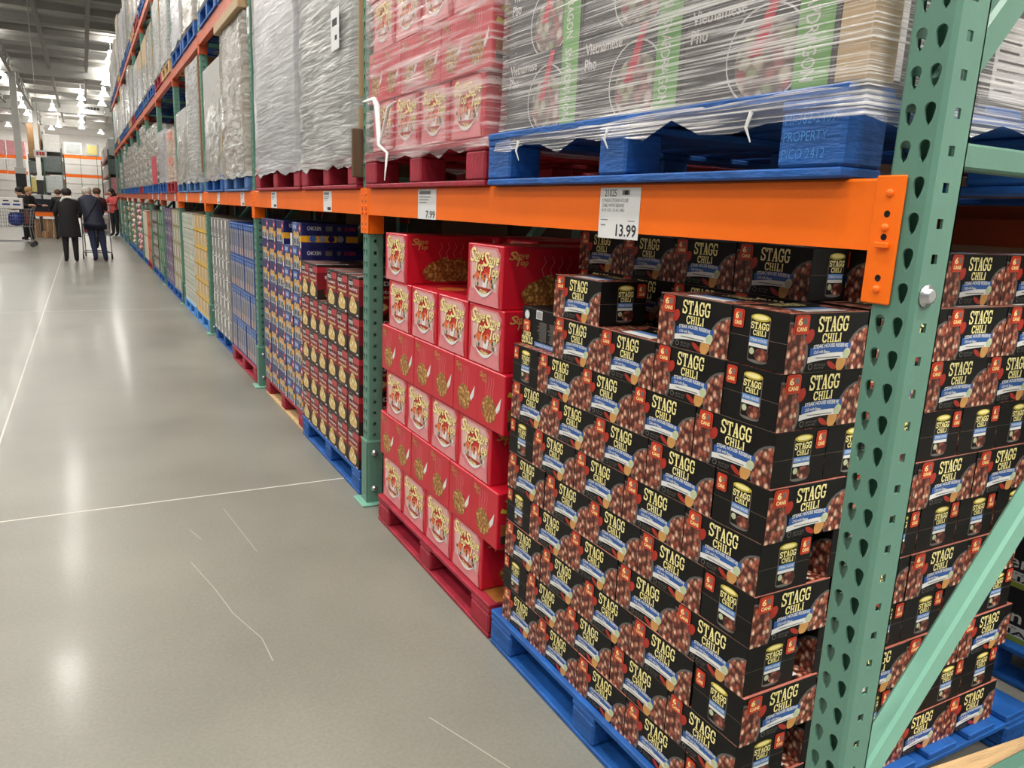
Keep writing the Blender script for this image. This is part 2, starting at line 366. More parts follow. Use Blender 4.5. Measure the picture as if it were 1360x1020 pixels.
# heater unit and fresh-air box hung under the roof
h = ob('unit_heater', MB().box(-.75, .75, -.5, .5, -.35, .35, 'roof_steel', .03), None, (-.1, 64, 7.2)); tag(h, 'grey ceiling heater with dark louvre slot beside the roof beams', 'heater')
for k in range(5): ob('louvre', MB().box(-.5 + k * .2, -.34 + k * .2, -.53, -.50, -.02, .16, 'black_guard'), h)
for k in range(4): ob('hanger_rod', MB().tube([((-.6, .6)[k % 2], (-.4, .4)[k // 2], .34), ((-.6, .6)[k % 2], (-.4, .4)[k // 2], 1.3)], .02, 'roof_steel', 6), h)
for k in range(3):
    q = ob('air_duct', MB().box(-.3, .3, -.9, .9, -.16, .16, 'column_paint', .02), None, (1.05, 46 + 2.0 * k, 7.3 - .02 * k)); tag(q, ['pale square duct box by the top shelf, nearest of three', 'pale square duct box by the top shelf, middle of three', 'pale square duct box by the top shelf, farthest of three'][k], 'duct', 'ceiling duct boxes')
    ob('duct_hanger', MB().tube([(0, 0, .15), (0, 0, 1.2)], .02, 'roof_steel', 6), q)

# ---------------------------------------------------------------- high-bay lamps
bell = MB().lathe([(.27, 0), (.25, .06), (.20, .16), (.13, .24), (.12, .27)], 'lamp_white', 16, cap=False)
ball = MB().lathe([(.11, .27), (.12, .30), (.12, .46), (.07, .50)], 'lamp_white', 12)
cord = MB().tube([(0, 0, .5), (0, 0, 1.2)], .012, 'roof_steel', 6)
disc = MB().lathe([(.0, .03), (.235, .03), (.235, .05)], 'lamp_glow', 16)
LAMP = Proto('high_bay_lamp', bell, [('lens', disc, (0, 0, 0)), ('ballast', ball, (0, 0, 0)), ('cord', cord, (0, 0, 0))])
rows = [(-1.88, [-9, -4.5, .5, 5.2, 9.6, 14.3, 19.9, 24, 27]), (.48, [41, 45, 49.5, 55, 61, 66]), (-4.5, [-6, 0, 6, 12, 18, 24, 30, 36, 43, 50, 53.5, 62.5, 68, 74, 80, 86]), (-.75, [58.5, 63, 70, 77, 84]), (-2.6, [68, 84]), (2.4, [58, 72]), (1.5, [-2.6, -5.2, -8.0]), (3.6, [-2.6, -5.2]), (-.3, [-2.6, -5.2]), (-3.3, [88.6]), (.9, [88.6]), (-6.8, [88.6]), (-8.2, [-4, 3, 10, 17, 24, 31, 38, 46, 55, 64, 73, 82]), (-12.5, [0, 10, 20, 30])]  # unseen rows past the rack end are added to light the near case faces
li = 0
for x, ys in rows:
    for y in ys:
        li += 1
        rowname = {-1.88: 'row over the near aisle', .48: 'row beside the tall orange rack', -4.5: 'row left of the aisle', -.75: 'far middle row', 1.5: 'added row past the rack end', 3.6: 'outer added row past the rack end', -.3: 'inner added row past the rack end', -3.3: 'added far wall row by the columns', .9: 'added far wall row by the tall rack', -6.8: 'added far wall row, outer end', -2.6: 'far row by the white columns', 2.4: 'far row beyond the tall rack', -8.2: 'second row left', -12.5: 'outer left row'}[x]  # far wall lamps are added to brighten the back wall
        k = ys.index(y) + 1
        o = LAMP.put((x, y, 7.3), 0, 'white bell ceiling lamp, %s in the %s' % (ORD[k], rowname), 'lamp', 'high bay lamps')
        ld = bpy.data.lights.new('lamp_light', 'AREA'); ld.shape = 'DISK'; ld.size = .46; ld.energy = LAMP_W * (.62 if 16 < y < 60 else 1.0); ld.color = (1.0, .965, .9)
        lo = bpy.data.objects.new('lamp_light', ld); COL.objects.link(lo); lo.parent = o; lo.location = (0, 0, .025)
        l2 = bpy.data.lights.new('lamp_glow', 'POINT'); l2.shadow_soft_size = .18; l2.energy = ld.energy * .7; l2.color = ld.color
        lo = bpy.data.objects.new('lamp_glow', l2); COL.objects.link(lo); lo.parent = o; lo.location = (0, 0, .72)

# ---------------------------------------------------------------- pallet rack: uprights
PW, PD, PH = .072, .068, 5.2
def radial(poly, c, angs):
    out = []
    for a in angs:
        d = (math.cos(a), math.sin(a)); best = None
        for i in range(len(poly)):
            p, q = poly[i - 1], poly[i]; ex, ey = q[0] - p[0], q[1] - p[1]; den = d[0] * ey - d[1] * ex
            if abs(den) < 1e-9: continue
            t = ((p[0] - c[0]) * ey - (p[1] - c[1]) * ex) / den; u = ((p[0] - c[0]) * d[1] - (p[1] - c[1]) * d[0]) / den
            if t > 0 and -1e-6 <= u <= 1 + 1e-6 and (best is None or t < best): best = t
        out.append((c[0] + d[0] * best, c[1] + d[1] * best))
    return out
def hole_cell(mb, rect, hole, c, f3, m, depth, nv):
    x0, y0, x1, y1 = rect
    angs = [2 * math.pi * i / 16 for i in range(16)] + [math.atan2(q[1] - c[1], q[0] - c[0]) for q in ((x0, y0), (x1, y0), (x1, y1), (x0, y1))]
    angs = sorted(a % (2 * math.pi) for a in angs); H = radial(hole, c, angs); O = radial([(x0, y0), (x1, y0), (x1, y1), (x0, y1)], c, angs); n = len(angs)
    vs = [f3(p) for p in O] + [f3(p) for p in H] + [tuple(Vector(f3(p)) + Vector(nv) * depth) for p in H]; fs = []
    for i in range(n): k = (i + 1) % n; fs.append((i, k, n + k, n + i)); fs.append((n + i, n + k, 2 * n + k, 2 * n + i))
    mb.add(vs, fs, m)
TP = .0508
def tear(cx, cz):
    R, r = .0090, .0044; pts = []
    for i in range(9): a = math.radians(-20 + 220 * i / 8); pts.append((cx + R * math.cos(a), cz + .006 + R * math.sin(a)))
    for i in range(5): a = math.radians(200 + 140 * i / 4); pts.append((cx + r * math.cos(a), cz - .014 + r * math.sin(a)))
    return pts
def post_mesh():
    mb = MB(); c = .006; nr = int(PH / TP)
    for k in range(nr):
        z0, z1 = k * TP, (k + 1) * TP; zm = (z0 + z1) / 2
        for ca, cb in ((c, PW / 2), (PW / 2, PW - c)):
            mid = (ca + cb) / 2; zz = zm if ca == c else zm
            hole_cell(mb, (ca, z0, cb, z1), tear(mid, zz), (mid, zz + .002), lambda p: (0, p[0], p[1]), 'rack_green', .004, (1, 0, 0))
        for y, s in ((0, 1), (PW, -1)):
            hx = .032; hw, hh = .0068, .0072
            hole_cell(mb, (c, z0, PD, z1), [(hx - hw, zm - hh), (hx + hw, zm - hh), (hx + hw, zm + hh), (hx - hw, zm + hh)], (hx, zm), lambda p, y=y: (p[0], y, p[1]), 'rack_green', .004, (0, s, 0))
    for (a, b) in (((0, c), (c, 0)), ((0, PW - c), (c, PW))):
        mb.add([(a[0], a[1], 0), (b[0], b[1], 0), (b[0], b[1], nr * TP), (a[0], a[1], nr * TP)], [(0, 1, 2, 3)], 'rack_green')
    H = nr * TP
    mb.box(PD - .003, PD, 0, .016, 0, H, 'rack_green'); mb.box(PD - .003, PD, PW - .016, PW, 0, H, 'rack_green')
    mb.box(.0045, .0065, .005, PW - .005, 0, H, 'rack_green_dark') if False else None
    mb.add([(0, c, H), (0, PW - c, H), (PD, PW, H), (PD, 0, H)], [(0, 1, 2, 3)], 'rack_green')
    return mb.mesh('front_post')
POST = post_mesh()
RX = 1.075   # the rear posts
REAR = MB().box(RX, RX + PD, 0, PW, 0, PH, 'rack_green', .005).mesh('rear_post')
def rotbar(a, b, w, d, m, mb):
    """flat-sided tube from a to b in the x-z plane"""
    a = Vector(a); b = Vector(b); L = (b - a).length; ang = math.atan2(b.z - a.z, b.x - a.x)
    mb.box(0, L, -d / 2, d / 2, -w / 2, w / 2, m, .006, Matrix.Translation(a) @ Matrix.Rotation(-ang, 4, 'Y')); return mb
ym = .040
hb = MB(); hb.box(PD - .004, RX + .004, ym - .018, ym + .018, 1.428, 1.466, 'rack_green', .004); HB1 = hb.mesh('horizontal_brace')
HB = [MB().box(PD - .004, RX + .004, ym - .018, ym + .018, z, z + .038, 'rack_green', .004).mesh('horizontal_brace') for z in (.16, 2.75, 4.2, 5.0)]
DB = [rotbar((.062, ym, .30), (1.0, ym, 1.43), .052, .036, 'brace_green', MB()).mesh('diagonal_brace'), rotbar((.05, ym, 1.53), (1.08, ym, 2.74), .052, .036, 'rack_green', MB()).mesh('diagonal_brace'), rotbar((.05, ym, 2.80), (1.08, ym, 4.18), .052, .036, 'rack_green', MB()).mesh('diagonal_brace'), rotbar((.05, ym, 4.26), (1.08, ym, 4.98), .052, .036, 'rack_green', MB()).mesh('diagonal_brace')]
gd = MB(); t = .006
gd.box(-t, 0, -t, PW + t, 0.012, .305, 'rack_green'); gd.box(-t, PD, -t, 0, 0.012, .305, 'rack_green'); gd.box(-t, PD, PW, PW + t, 0.012, .305, 'rack_green'); gd.box(-t - .001, PD + .001, -t - .002, -t, .297, .307, 'brace_green'); gd.box(-t - .002, -t, -t - .002, PW + t, .297, .307, 'brace_green')
GUARD = gd.mesh('post_guard')
FOOT = MB().box(-.035, PD + .03, -.035, PW + .035, 0, .011, 'brace_green', .003).mesh('foot_plate')
BOLT = MB().lathe([(.0, -.010), (.006, -.0105), (.0095, -.010), (.0095, -.004), (.015, -.003), (.0155, 0), (.0, 0)], 'zinc', 12).mesh('bolt')
UP = []
UPS = []
for i in range(BAYS + 1):
    r = bpy.data.objects.new('rack_upright', None); COL.objects.link(r); r.location = (0, i * P, 0)
    lab = 'green steel rack upright with teardrop slots, ' + ('nearest at the right, with bolt and diagonal brace' if i == 0 else '%s post along the aisle' % ORD[i + 1] if i < 12 else 'last post at the far end')
    tag(r, lab, 'rack upright', 'green rack uprights'); UPS.append(r)
    ob('front_post', POST, r); ob('rear_post', REAR, r); ob('foot_plate', FOOT, r); ob('foot_plate', FOOT, r, (RX, 0, 0)); ob('post_guard', GUARD, r)
    ob('horizontal_brace', HB1, r)
    for h_ in HB: ob('horizontal_brace', h_, r)
    for d_ in DB: ob('diagonal_brace', d_, r)
    for (bx, bz) in ((.030, .075), (.030, .245)): ob('bolt', BOLT, r, (bx, -t, bz), (-math.pi / 2, 0, 0), label='silver bolt head')
    if i == 0:
        big = ob('bolt', BOLT, r, (.026, 0, 1.242), (-math.pi / 2, 0, 0), label='large silver hex bolt'); big.scale = (1.15, 1.15, 1.0)

# ---------------------------------------------------------------- rack beams with their end connectors
LV = [1.41, 2.86, 4.31]
BL = P - PW - .004
def beam_mesh(m):
    mb = MB(); z0, z1 = -.107, 0.0; y0, y1 = 0, BL
    # step beam: tall front wall, low inner step
    pr = [(-.004, z0), (.044, z0), (.044, z1 - .035), (.020, z1 - .035), (.020, z1), (.000, z1), (-.004, z1 - .004)]; k = len(pr)
    vs = [(x, y0, z) for x, z in pr] + [(x, y1, z) for x, z in pr]
    mb.add(vs, [(i, (i + 1) % k, k + (i + 1) % k, k + i) for i in range(k)] + [list(range(k))[::-1], list(range(k, 2 * k))], m); return mb
def conn_mesh(m):
    """L-shaped end plate for the low-y end: hooks on the far half of the post face; mirrored for the other end"""
    mb = MB(); t = .005; h0, h1 = -.186, .004
    mb.box(-t - .001, -.001, -.037, .012, h0, h1, m, .002)              # plate on the aisle face of the post
    mb.box(-t, PD, .0005, .0045, h0, h1, m, .0015)                     # flange along the post's side
    for z in (-.020, -.060, -.165): mb.lathe([(.0055, 0), (.0055, .002), (.004, .0035), (.0, .0035)], m, 10) if False else None
    return mb
BEAM = {m: beam_mesh(m).mesh('beam') for m in ('beam_orange', 'beam_orange_worn')}
CONN = {m: conn_mesh(m).mesh('end_connector') for m in BEAM}
conn_m2 = {}
for m in BEAM:
    me = CONN[m].copy(); 
    for v in me.vertices: v.co.y = -v.co.y
    me.flip_normals(); conn_m2[m] = me
RIV = {m: MB().lathe([(.0062, 0), (.0062, .0015), (.0045, .0035), (.0, .0035)], m, 12).mesh('rivet') for m in BEAM}
PIN = MB().box(-.0075, -.001, -.012, .010, -.004, .004, 'beam_orange', .001).mesh('safety_clip')
HOLE = MB().lathe([(.0, 0), (.0052, 0)], 'black_guard', 12).mesh('pin_hole')
RBEAM = beam_mesh('beam_orange_worn')
LVN = ['lower', 'middle', 'top']
for lv, z in enumerate(LV):
    for i in range(BAYS):
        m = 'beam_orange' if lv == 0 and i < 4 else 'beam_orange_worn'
        y = i * P + PW + .002
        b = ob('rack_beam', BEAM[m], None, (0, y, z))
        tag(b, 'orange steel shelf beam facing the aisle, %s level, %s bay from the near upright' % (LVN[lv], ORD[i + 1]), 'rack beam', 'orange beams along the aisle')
        c1 = ob('end_connector', CONN[m], b, (0, 0, 0)); c2 = ob('end_connector', conn_m2[m], b, (0, BL, 0))
        for c, yo in ((c1, -.014), (c2, .014)):
            if i < 3 or lv:
                if i < 4:
                    for zz in (-.022, -.072, -.164): ob('rivet', RIV[m], c, (-.006, yo, zz), (0, -math.pi / 2, 0))
                    for zz in (-.052, -.086, -.147): ob('pin_hole', HOLE, c, (-.0063, yo, zz), (0, -math.pi / 2, 0), label='dark round pin hole')
                    ob('safety_clip', PIN, c, (-.006, yo, -.098))
            if i < 8: ob('bolt', BOLT, c, (.012, -.002 if c is c2 else .004, -.170), (-math.pi / 2, 0, 0) if c is c1 else (math.pi / 2, 0, 0), label='silver bolt head')
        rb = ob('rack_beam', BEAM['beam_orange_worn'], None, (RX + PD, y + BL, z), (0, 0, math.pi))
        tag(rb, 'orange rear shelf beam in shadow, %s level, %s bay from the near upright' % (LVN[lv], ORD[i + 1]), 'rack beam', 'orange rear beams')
        for a in (0, BL): ob('end_connector', CONN['beam_orange_worn'] if a == 0 else conn_m2['beam_orange_worn'], rb, (0, a, 0))
# ---------------------------------------------------------------- pallets
_PM = {}
def pm_box(key, dims, m, c=.003):
    if (key, dims, m) not in _PM:
        x, y, z = dims; _PM[(key, dims, m)] = MB().box(0, x, 0, y, 0, z, m, c).mesh(key)
    return _PM[(key, dims, m)]
def pallet(x0, y0, z0, w, d, h, m, label, group, detail=2, deck_m=None, odd=None, seed=0, foot_m=None):
    """w along the aisle (y), d into the rack (x)"""
    rnd = random.Random(seed * 31 + int(y0 * 10) + int(z0 * 7)); tb = .016; td = .018; bh = h - 2 * tb - td; dm = deck_m or m; fm = foot_m or m
    bw = (.13, .10, .13); by = (0, (w - .10) / 2, w - .13); bx = (0, (d - .1) / 2, d - .1)
    if detail == 0:
        mb = MB()
        for X in bx:
            mb.box(X, X + .1, 0, w, 0, tb, m)
            for k in range(3): mb.box(X, X + .1, by[k], by[k] + bw[k], tb, tb + bh, m)
        for k in range(3): mb.box(0, d, by[k], by[k] + bw[k], tb + bh, 2 * tb + bh, m)
        for k in range(5): X = k * (d - .12) / 4; mb.box(X, X + .12, 0, w, 2 * tb + bh, h, m)
        return tag(ob('pallet', mb, None, (x0, y0, z0)), label, 'pallet', group)
    r = bpy.data.objects.new('pallet', None); COL.objects.link(r); r.location = (x0, y0, z0); tag(r, label, 'pallet', group)
    for X in bx:
        ob('bottom_board', pm_box('bottom_board', (.1, w, tb), fm), r, (X, 0, 0))
        for k in range(3):
            o = ob('block', pm_box('block', (.1, bw[k], bh), m, .006), r, (X, by[k], tb))
    for k in range(3): ob('stringer_board', pm_box('stringer_board', (d, bw[k], tb), m), r, (0, by[k], tb + bh))
    nb = 7 if detail == 2 else 5
    for k in range(nb):
        X = k * (d - .11) / (nb - 1)
        o = ob('deck_board', pm_box('deck_board', (.11, w, td), dm), r, (X, 0, 2 * tb + bh))
        o.rotation_euler = (0, 0, rnd.uniform(-.003, .003))
    return r

# ---------------------------------------------------------------- black chili cases
mat('carton_black', (19, 17, 17), .45, .2, 22, spec=.22)
mat('carton_black_edge', (120, 104, 92), .6, .2, 30)
mat('print_cream', (248, 236, 164), .4, .03)
mat('print_gold', (196, 178, 60), .4, .1)
mat('print_blue', (38, 86, 160), .4, .08)
mat('print_blue_light', (92, 140, 205), .4, .08)
mat('print_white', (226, 226, 224), .45, .04)
mat('print_badge', (214, 66, 36), .4, .06)
mat('print_badge_dark', (120, 22, 14), .4, .06)
mat('print_dim', (112, 108, 104), .5, .05)
mat('print_rim', (92, 92, 92), .4, .1)
mat('print_pepper', (165, 40, 26), .4, .2, 60)
mat('print_onion', (205, 150, 84), .4, .15, 60)
mat('print_leek', (186, 196, 160), .4, .2, 60)
mat('print_red_soft', (206, 120, 104), .4, .1)
cells('print_beans', [(132, 52, 38), (186, 98, 74), (146, 62, 46), (226, 160, 128), (176, 80, 60), (246, 210, 180), (160, 66, 50)], 104, (72, 28, 20), edge_w=.16, stretch=(1, 1, .8))
CL, CW, CH = .2065, .138, .1065
def chili_front(w, h):
    p = Pr(w, h); u = lambda a: a * w; v = lambda a: a * h
    p.ell(u(-.02), v(.28), u(.285), v(.60), 'print_rim', 0, 'bean_bowl_print', 24)
    p.ell(u(-.02), v(.28), u(.262), v(.565), 'print_beans', 1, 'bean_bowl_print', 24)
    p.ell(u(1.03), v(.26), u(.29), v(.52), 'print_rim', 0, 'bean_bowl_print#2', 24)
    p.ell(u(1.03), v(.25), u(.268), v(.49), 'print_beans', 1, 'bean_bowl_print#2', 24)
    p.ell(u(.262), v(.62), u(.048), v(.13), 'print_pepper', 2, 'vegetable_print', 12, -.5)
    p.ell(u(.70), v(.14), u(.062), v(.16), 'print_onion', 2, 'vegetable_print', 14, -.4)
    p.ell(u(.755), v(.30), u(.05), v(.085), 'print_leek', 4.6, 'vegetable_print', 12, .6)
    p.ell(u(.58), v(.10), u(.07), v(.05), 'print_pepper', 1, 'vegetable_print', 10, -.5)
    arc = lambda b, k: (lambda x: v(b + k * (1 - ((x / w - .62) / .36) ** 2)))
    p.band(u(.285), u(.80), arc(.265, .06), arc(.405, .085), 'print_blue', 3, 'ribbon_print', 8)
    p.band(u(.265), u(.78), arc(.160, .055), arc(.262, .06), 'print_white', 3, 'ribbon_print', 8)
    p.text('STEAK HOUSE RESERVE', u(.32), v(.395), u(.76), v(.465), 'print_white', 4, 'ribbon_print', .025, arc=.3)
    p.text('Chili with Beans', u(.33), v(.312), u(.53), v(.368), 'print_white', 4, 'ribbon_print', .02, arc=.2)
    p.rect(u(.36), v(.235), u(.68), v(.252), 'print_dim', 4, 'ribbon_print')
    slab(p, 'STAGG', u(.345), v(.685), u(.735), v(.945), u(.0175), 'print_cream', 3, 'brand_lettering')
    slab(p, 'CHILI', u(.415), v(.505), u(.665), v(.655), u(.0135), 'print_cream', 3, 'brand_lettering')
    p.ell(u(.31), v(.10), u(.028), v(.055), 'print_dim', 2, 'ribbon_print', 10); p.ell(u(.31), v(.10), u(.020), v(.04), 'carton_black', 3, 'ribbon_print', 10)
    p.text('NET WT 15 OZ', u(.36), v(.10), u(.50), v(.14), 'print_dim', 2, 'ribbon_print', .01); p.text('(5 LB 10 OZ)', u(.36), v(.045), u(.48), v(.085), 'print_dim', 2, 'ribbon_print', .01)
    badge(p, u(.055), v(.66), u(.235), v(.985))
    return p
def badge(p, x0, y0, x1, y1, L=4):
    w, h = x1 - x0, y1 - y0; B = 'badge_print'
    p.rr(x0, y0, x1, y1, w * .16, 'print_badge', L, B); p.rr(x0 + w * .07, y0 + h * .06, x1 - w * .07, y1 - h * .06, w * .12, 'print_badge_dark', L + 1, B); p.rr(x0 + w * .11, y0 + h * .09, x1 - w * .11, y1 - h * .09, w * .10, 'print_badge', L + 2, B)
    p.text('6', x0 + w * .20, y0 + h * .46, x0 + w * .50, y0 + h * .84, 'print_cream', L + 3, B, .03)
    p.rr(x0 + w * .56, y0 + h * .50, x0 + w * .80, y0 + h * .82, w * .03, 'print_dim', L + 3, B)
    p.text('CANS', x0 + w * .16, y0 + h * .16, x0 + w * .84, y0 + h * .38, 'print_cream', L + 3, B, .03)
def chili_end(w, h, flipb):
    p = Pr(w, h); u = lambda a: a * w; v = lambda a: a * h; B = 'can_print' if flipb else 'can_print#2'
    x0, x1 = u(.36), u(.70)
    p.rect(x0, v(.12), x1, v(.86), 'carton_black_edge', 0, B); p.rect(x0 + u(.012), v(.13), x1 - u(.012), v(.86), 'carton_black', 1, B)
    p.ell((x0 + x1) / 2, v(.855), (x1 - x0) / 2, v(.065), 'print_gold', 2, B); p.ell((x0 + x1) / 2, v(.86), (x1 - x0) * .38, v(.04), 'print_cream', 3, B)
    p.ell((x0 + x1) / 2, v(.12), (x1 - x0) / 2, v(.05), 'print_dim', 0, B)
    slab(p, 'STAGG', x0 + u(.01), v(.66), x1 - u(.01), v(.775), u(.016), 'print_cream', 3, 'brand_lettering'); slab(p, 'CHILI', x0 + u(.06), v(.55), x1 - u(.05), v(.64), u(.013), 'print_cream', 3, 'brand_lettering')
    p.rect(x0 + u(.01), v(.42), x1 - u(.01), v(.52), 'print_blue_light', 3, B); p.text('STEAK HOUSE', x0 + u(.03), v(.445), x1 - u(.03), v(.495), 'print_white', 4, B, .02)
    p.rect(x0 + u(.01), v(.35), x1 - u(.01), v(.41), 'print_white', 3, B)
    p.ell(x1 - u(.10), v(.225), u(.13), v(.115), 'print_beans', 2, B, 16); p.ell(x0 + u(.07), v(.27), u(.045), v(.06), 'print_leek', 3.5, B, 10)
    a = .05 if flipb else .77
    badge(p, u(a), v(.63), u(a + .19), v(.95))
    p.rect(u(.0), v(.496), x0, v(.502), 'carton_black_edge', 0, 'flap_seam'); p.rect(x1, v(.496), w, v(.502), 'carton_black_edge', 0, 'flap_seam')
    return p
def chili_top(w, h):
    p = Pr(w, h); u = lambda a: a * w; v = lambda a: a * h; B = 'top_print'
    p.ell(u(.05), v(.3), u(.24), v(.62), 'print_beans', 0, B, 20); p.ell(u(1.0), v(.2), u(.25), v(.55), 'print_beans', 0, B, 20)
    p.band(u(.28), u(.8), lambda x: v(.12), lambda x: v(.34), 'print_white', 1, B, 2); p.band(u(.30), u(.8), lambda x: v(.34), lambda x: v(.5), 'print_blue_light', 1, B, 2)
    slab(p, 'STAGG', u(.36), v(.70), u(.74), v(.92), u(.017), 'print_cream', 1, 'brand_lettering')
    p.rect(0, v(.0), w, v(.04), 'print_red_soft', 2, B); p.rect(0, v(.96), u(.35), h, 'print_red_soft', 2, B)
    return p
def chili_proto():
    body = MB().box(-CL / 2, CL / 2, -CW / 2, CW / 2, 0, CH, 'carton_black', .0012); d = {}
    f = chili_front(CL, CH)
    f.lay(d, *face('-y', CL, CW))
    chili_end(CW, CH, True).lay(d, *face('-x', CL, CW), suf='#e1'); chili_end(CW, CH, False).lay(d, *face('+x', CL, CW), suf='#e2')
    chili_top(CL, CW).lay(d, (-CL / 2, -CW / 2, CH), (1, 0, 0), (0, 1, 0), (0, 0, 1))
    sm = MB()   # worn pale edge strips of the folded flaps
    for y in (-CW / 2, CW / 2 - .0012): sm.box(-CL / 2 + .001, CL / 2 - .001, y, y + .0012, CH - .0004, CH + .0003, 'carton_black_edge')
    d['flap_edge'] = sm
    return Proto('chili_case', body, [(k, mb, (0, 0, 0)) for k, mb in d.items()])
CHILI = chili_proto()
def chili_back():
    body = MB().box(-CL / 2, CL / 2, -CW / 2, CW / 2, 0, CH, 'carton_black', .0012); d = {}
    p = Pr(CL, CH); u = lambda a: a * CL; v = lambda a: a * CH      # printed the right way up; the case itself lies upside down
    badge(p, u(.76), v(.34), u(.95), v(.66)); p.ell(u(.855), v(.20), u(.075), v(.14), 'print_rim', 4, 'can_print', 16); p.ell(u(.855), v(.20), u(.06), v(.11), 'tag_white', 5, 'can_print', 16)
    slab(p, 'STAGG', u(.68), v(.78), u(.98), v(.97), u(.017), 'print_cream', 3, 'brand_lettering'); slab(p, 'CHILI', u(.74), v(.66), u(.94), v(.76), u(.013), 'print_cream', 3, 'brand_lettering')
    p.rect(u(.46), v(.03), u(.62), v(.26), 'tag_white', 1, 'barcode_print')
    for k in range(9): p.rect(u(.475 + k * .015), v(.06), u(.475 + k * .015 + (.004, .008, .006)[k % 3]), v(.24), 'tag_black', 2, 'barcode_print')
    rnd = random.Random(3)
    for c0 in (.06, .34):
        for k in range(17):
            p.rect(u(c0), v(.32 + k * .03), u(c0 + .25 - rnd.random() * .09), v(.335 + k * .03), 'print_dim', 1, 'fine_print')
    p.rect(u(.02), v(.86), u(.64), v(.98), 'print_blue_light', 1, 'ribbon_print'); p.text('STEAK HOUSE RESERVE', u(.06), v(.89), u(.60), v(.95), 'print_white', 2, 'ribbon_print', .02)
    p.lay(d, *face('-y', CL, CW)); p.lay(d, *face('+y', CL, CW)); chili_end(CW, CH, True).lay(d, *face('-x', CL, CW), suf='#e1'); chili_end(CW, CH, False).lay(d, *face('+x', CL, CW), suf='#e2')
    return Proto('chili_case', body, [(k, mb, (0, 0, 0)) for k, mb in d.items()])
CHILIB = chili_back()
PX0, PY0, PZ0 = 0.002, .222, .1155     # near aisle corner of the stack
pallet(-.012, .20, 0, 1.045, 1.08, .115, 'pallet_blue', 'blue wooden pallet on the floor under the black chili cases', 'pallets on the floor', 2, seed=1)
G = 'black chili cases'
rj = random.Random(5)
def chili(x0, y0, k, along, label, jit=.0010, proto=None, flip=False, dz=0):
    """x0, y0: low corner relative to the stack; along: 'y' = long side faces the aisle, 'x' = long side faces the near end"""
    lx, ly = (CW, CL) if along == 'y' else (CL, CW)
    jx, jy = rj.uniform(-jit, jit), rj.uniform(-jit, jit)
    z = PZ0 + k * (CH + .0006) + dz
    # long face with print must look to -x (aisle) or -y (near end): rotate -90 for aisle
    return (proto or CHILI).put((PX0 + x0 + lx / 2 + jx, PY0 + y0 + ly / 2 + jy, z + (CH if flip else 0)), (-math.pi / 2 if along == 'y' else 0) + rj.uniform(-.006, .006), label, 'case', G, flip)
ga = .0024; L1 = CL + ga; W1 = CW + ga
def lb(k, s): return 'black chili case, %s layer, %s' % (ORD[k + 1], s)
for k in range(9):
    A = k in (0, 2, 4, 6, 8); off = (.0, .010, -.004, .012, .0, .010, -.010, .004, .012)[k] * .8
    if A:
        chili(0, off * .3, k, 'x', lb(k, 'on the near corner, its can end toward the aisle'))
        for i in range(4):
            if k == 8 and i == 3: continue
            chili(0, W1 + i * L1, k, 'y', lb(k, '%s long one from the near corner along the aisle' % ORD[i + 1]))
        st = {0: .502, 2: .500, 4: .462, 6: .432, 8: .415}[k]
        for i in range(1, 4): chili(st + (i - 2) * L1, off * .3, k, 'x', lb(k, '%s long one right of the post, near face' % ORD[i]))
    else:
        for i in range(4): chili(0, off * .4 + i * L1, k, 'y', lb(k, ('on the near corner, long side toward the aisle' if i == 0 else '%s long one past the near corner along the aisle' % ORD[i])))
        chili(0, off * .2 + 4 * L1, k, 'x', lb(k, 'at the far corner, its can end toward the aisle'))
        gp = 0 if k == 7 else .055
        for i in range(1, 6 if gp else 7): chili(i * W1 + gp, off * .3, k, 'y', lb(k, '%s can end from the corner, near face' % ORD[i]))
# upside-down case, set back a little, then the loose top cases
chili(.030, W1 + 3 * L1 + .012, 8, 'y', 'black chili case lying upside down beside the red boxes, barcode panel showing', .0, CHILIB, True)
for k in (8, 9, 10):
    for i in range(4): chili(L1 + .004, .150 + i * L1, k, 'y', lb(k, '%s from the near end in the shaded back row' % ORD[i + 1]))
chili(0, 0, 9, 'x', lb(9, 'top of the near corner, its can end toward the aisle'))
chili(0, W1, 9, 'y', lb(9, 'loose on top beside the near corner case'))
chili(.004, W1 + 2 * L1 + .012, 9, 'y', 'black chili case alone on top of the front row beside the gap', .0)
for i in range(1, 4): chili(.452 + (i - 2) * L1, 0, 9, 'x', lb(9, '%s long one right of the post, near face' % ORD[i])); chili(i * L1 + .02, W1 + .01, 9, 'x', lb(9, '%s in from the corner in the second row' % ORD[i])) if i > 1 else None
for i, x in enumerate((.468, .468 + L1)): chili(x, .030, 10, 'x', lb(10, '%s of the two on top behind the green post' % ORD[i + 1]))
chili(.352 - .03, .105, 10, 'y', lb(10, 'dark can end just right of the back row'))

wp = bpy.data.objects.new('loose_plank', None); COL.objects.link(wp); wp.location = (.52, .095, 0); wp.rotation_euler = (0, 0, -.10); tag(wp, 'pale worn wooden plank on blocks before the black chili cases', 'plank')
ob('plank', MB().box(0, .47, 0, .085, .098, .116, 'pallet_wood', .004), wp); ob('block', MB().box(.36, .46, .003, .082, 0, .098, 'pallet_wood', .006), wp); ob('block', MB().box(.0, .10, .003, .082, 0, .098, 'pallet_wood', .006), wp)
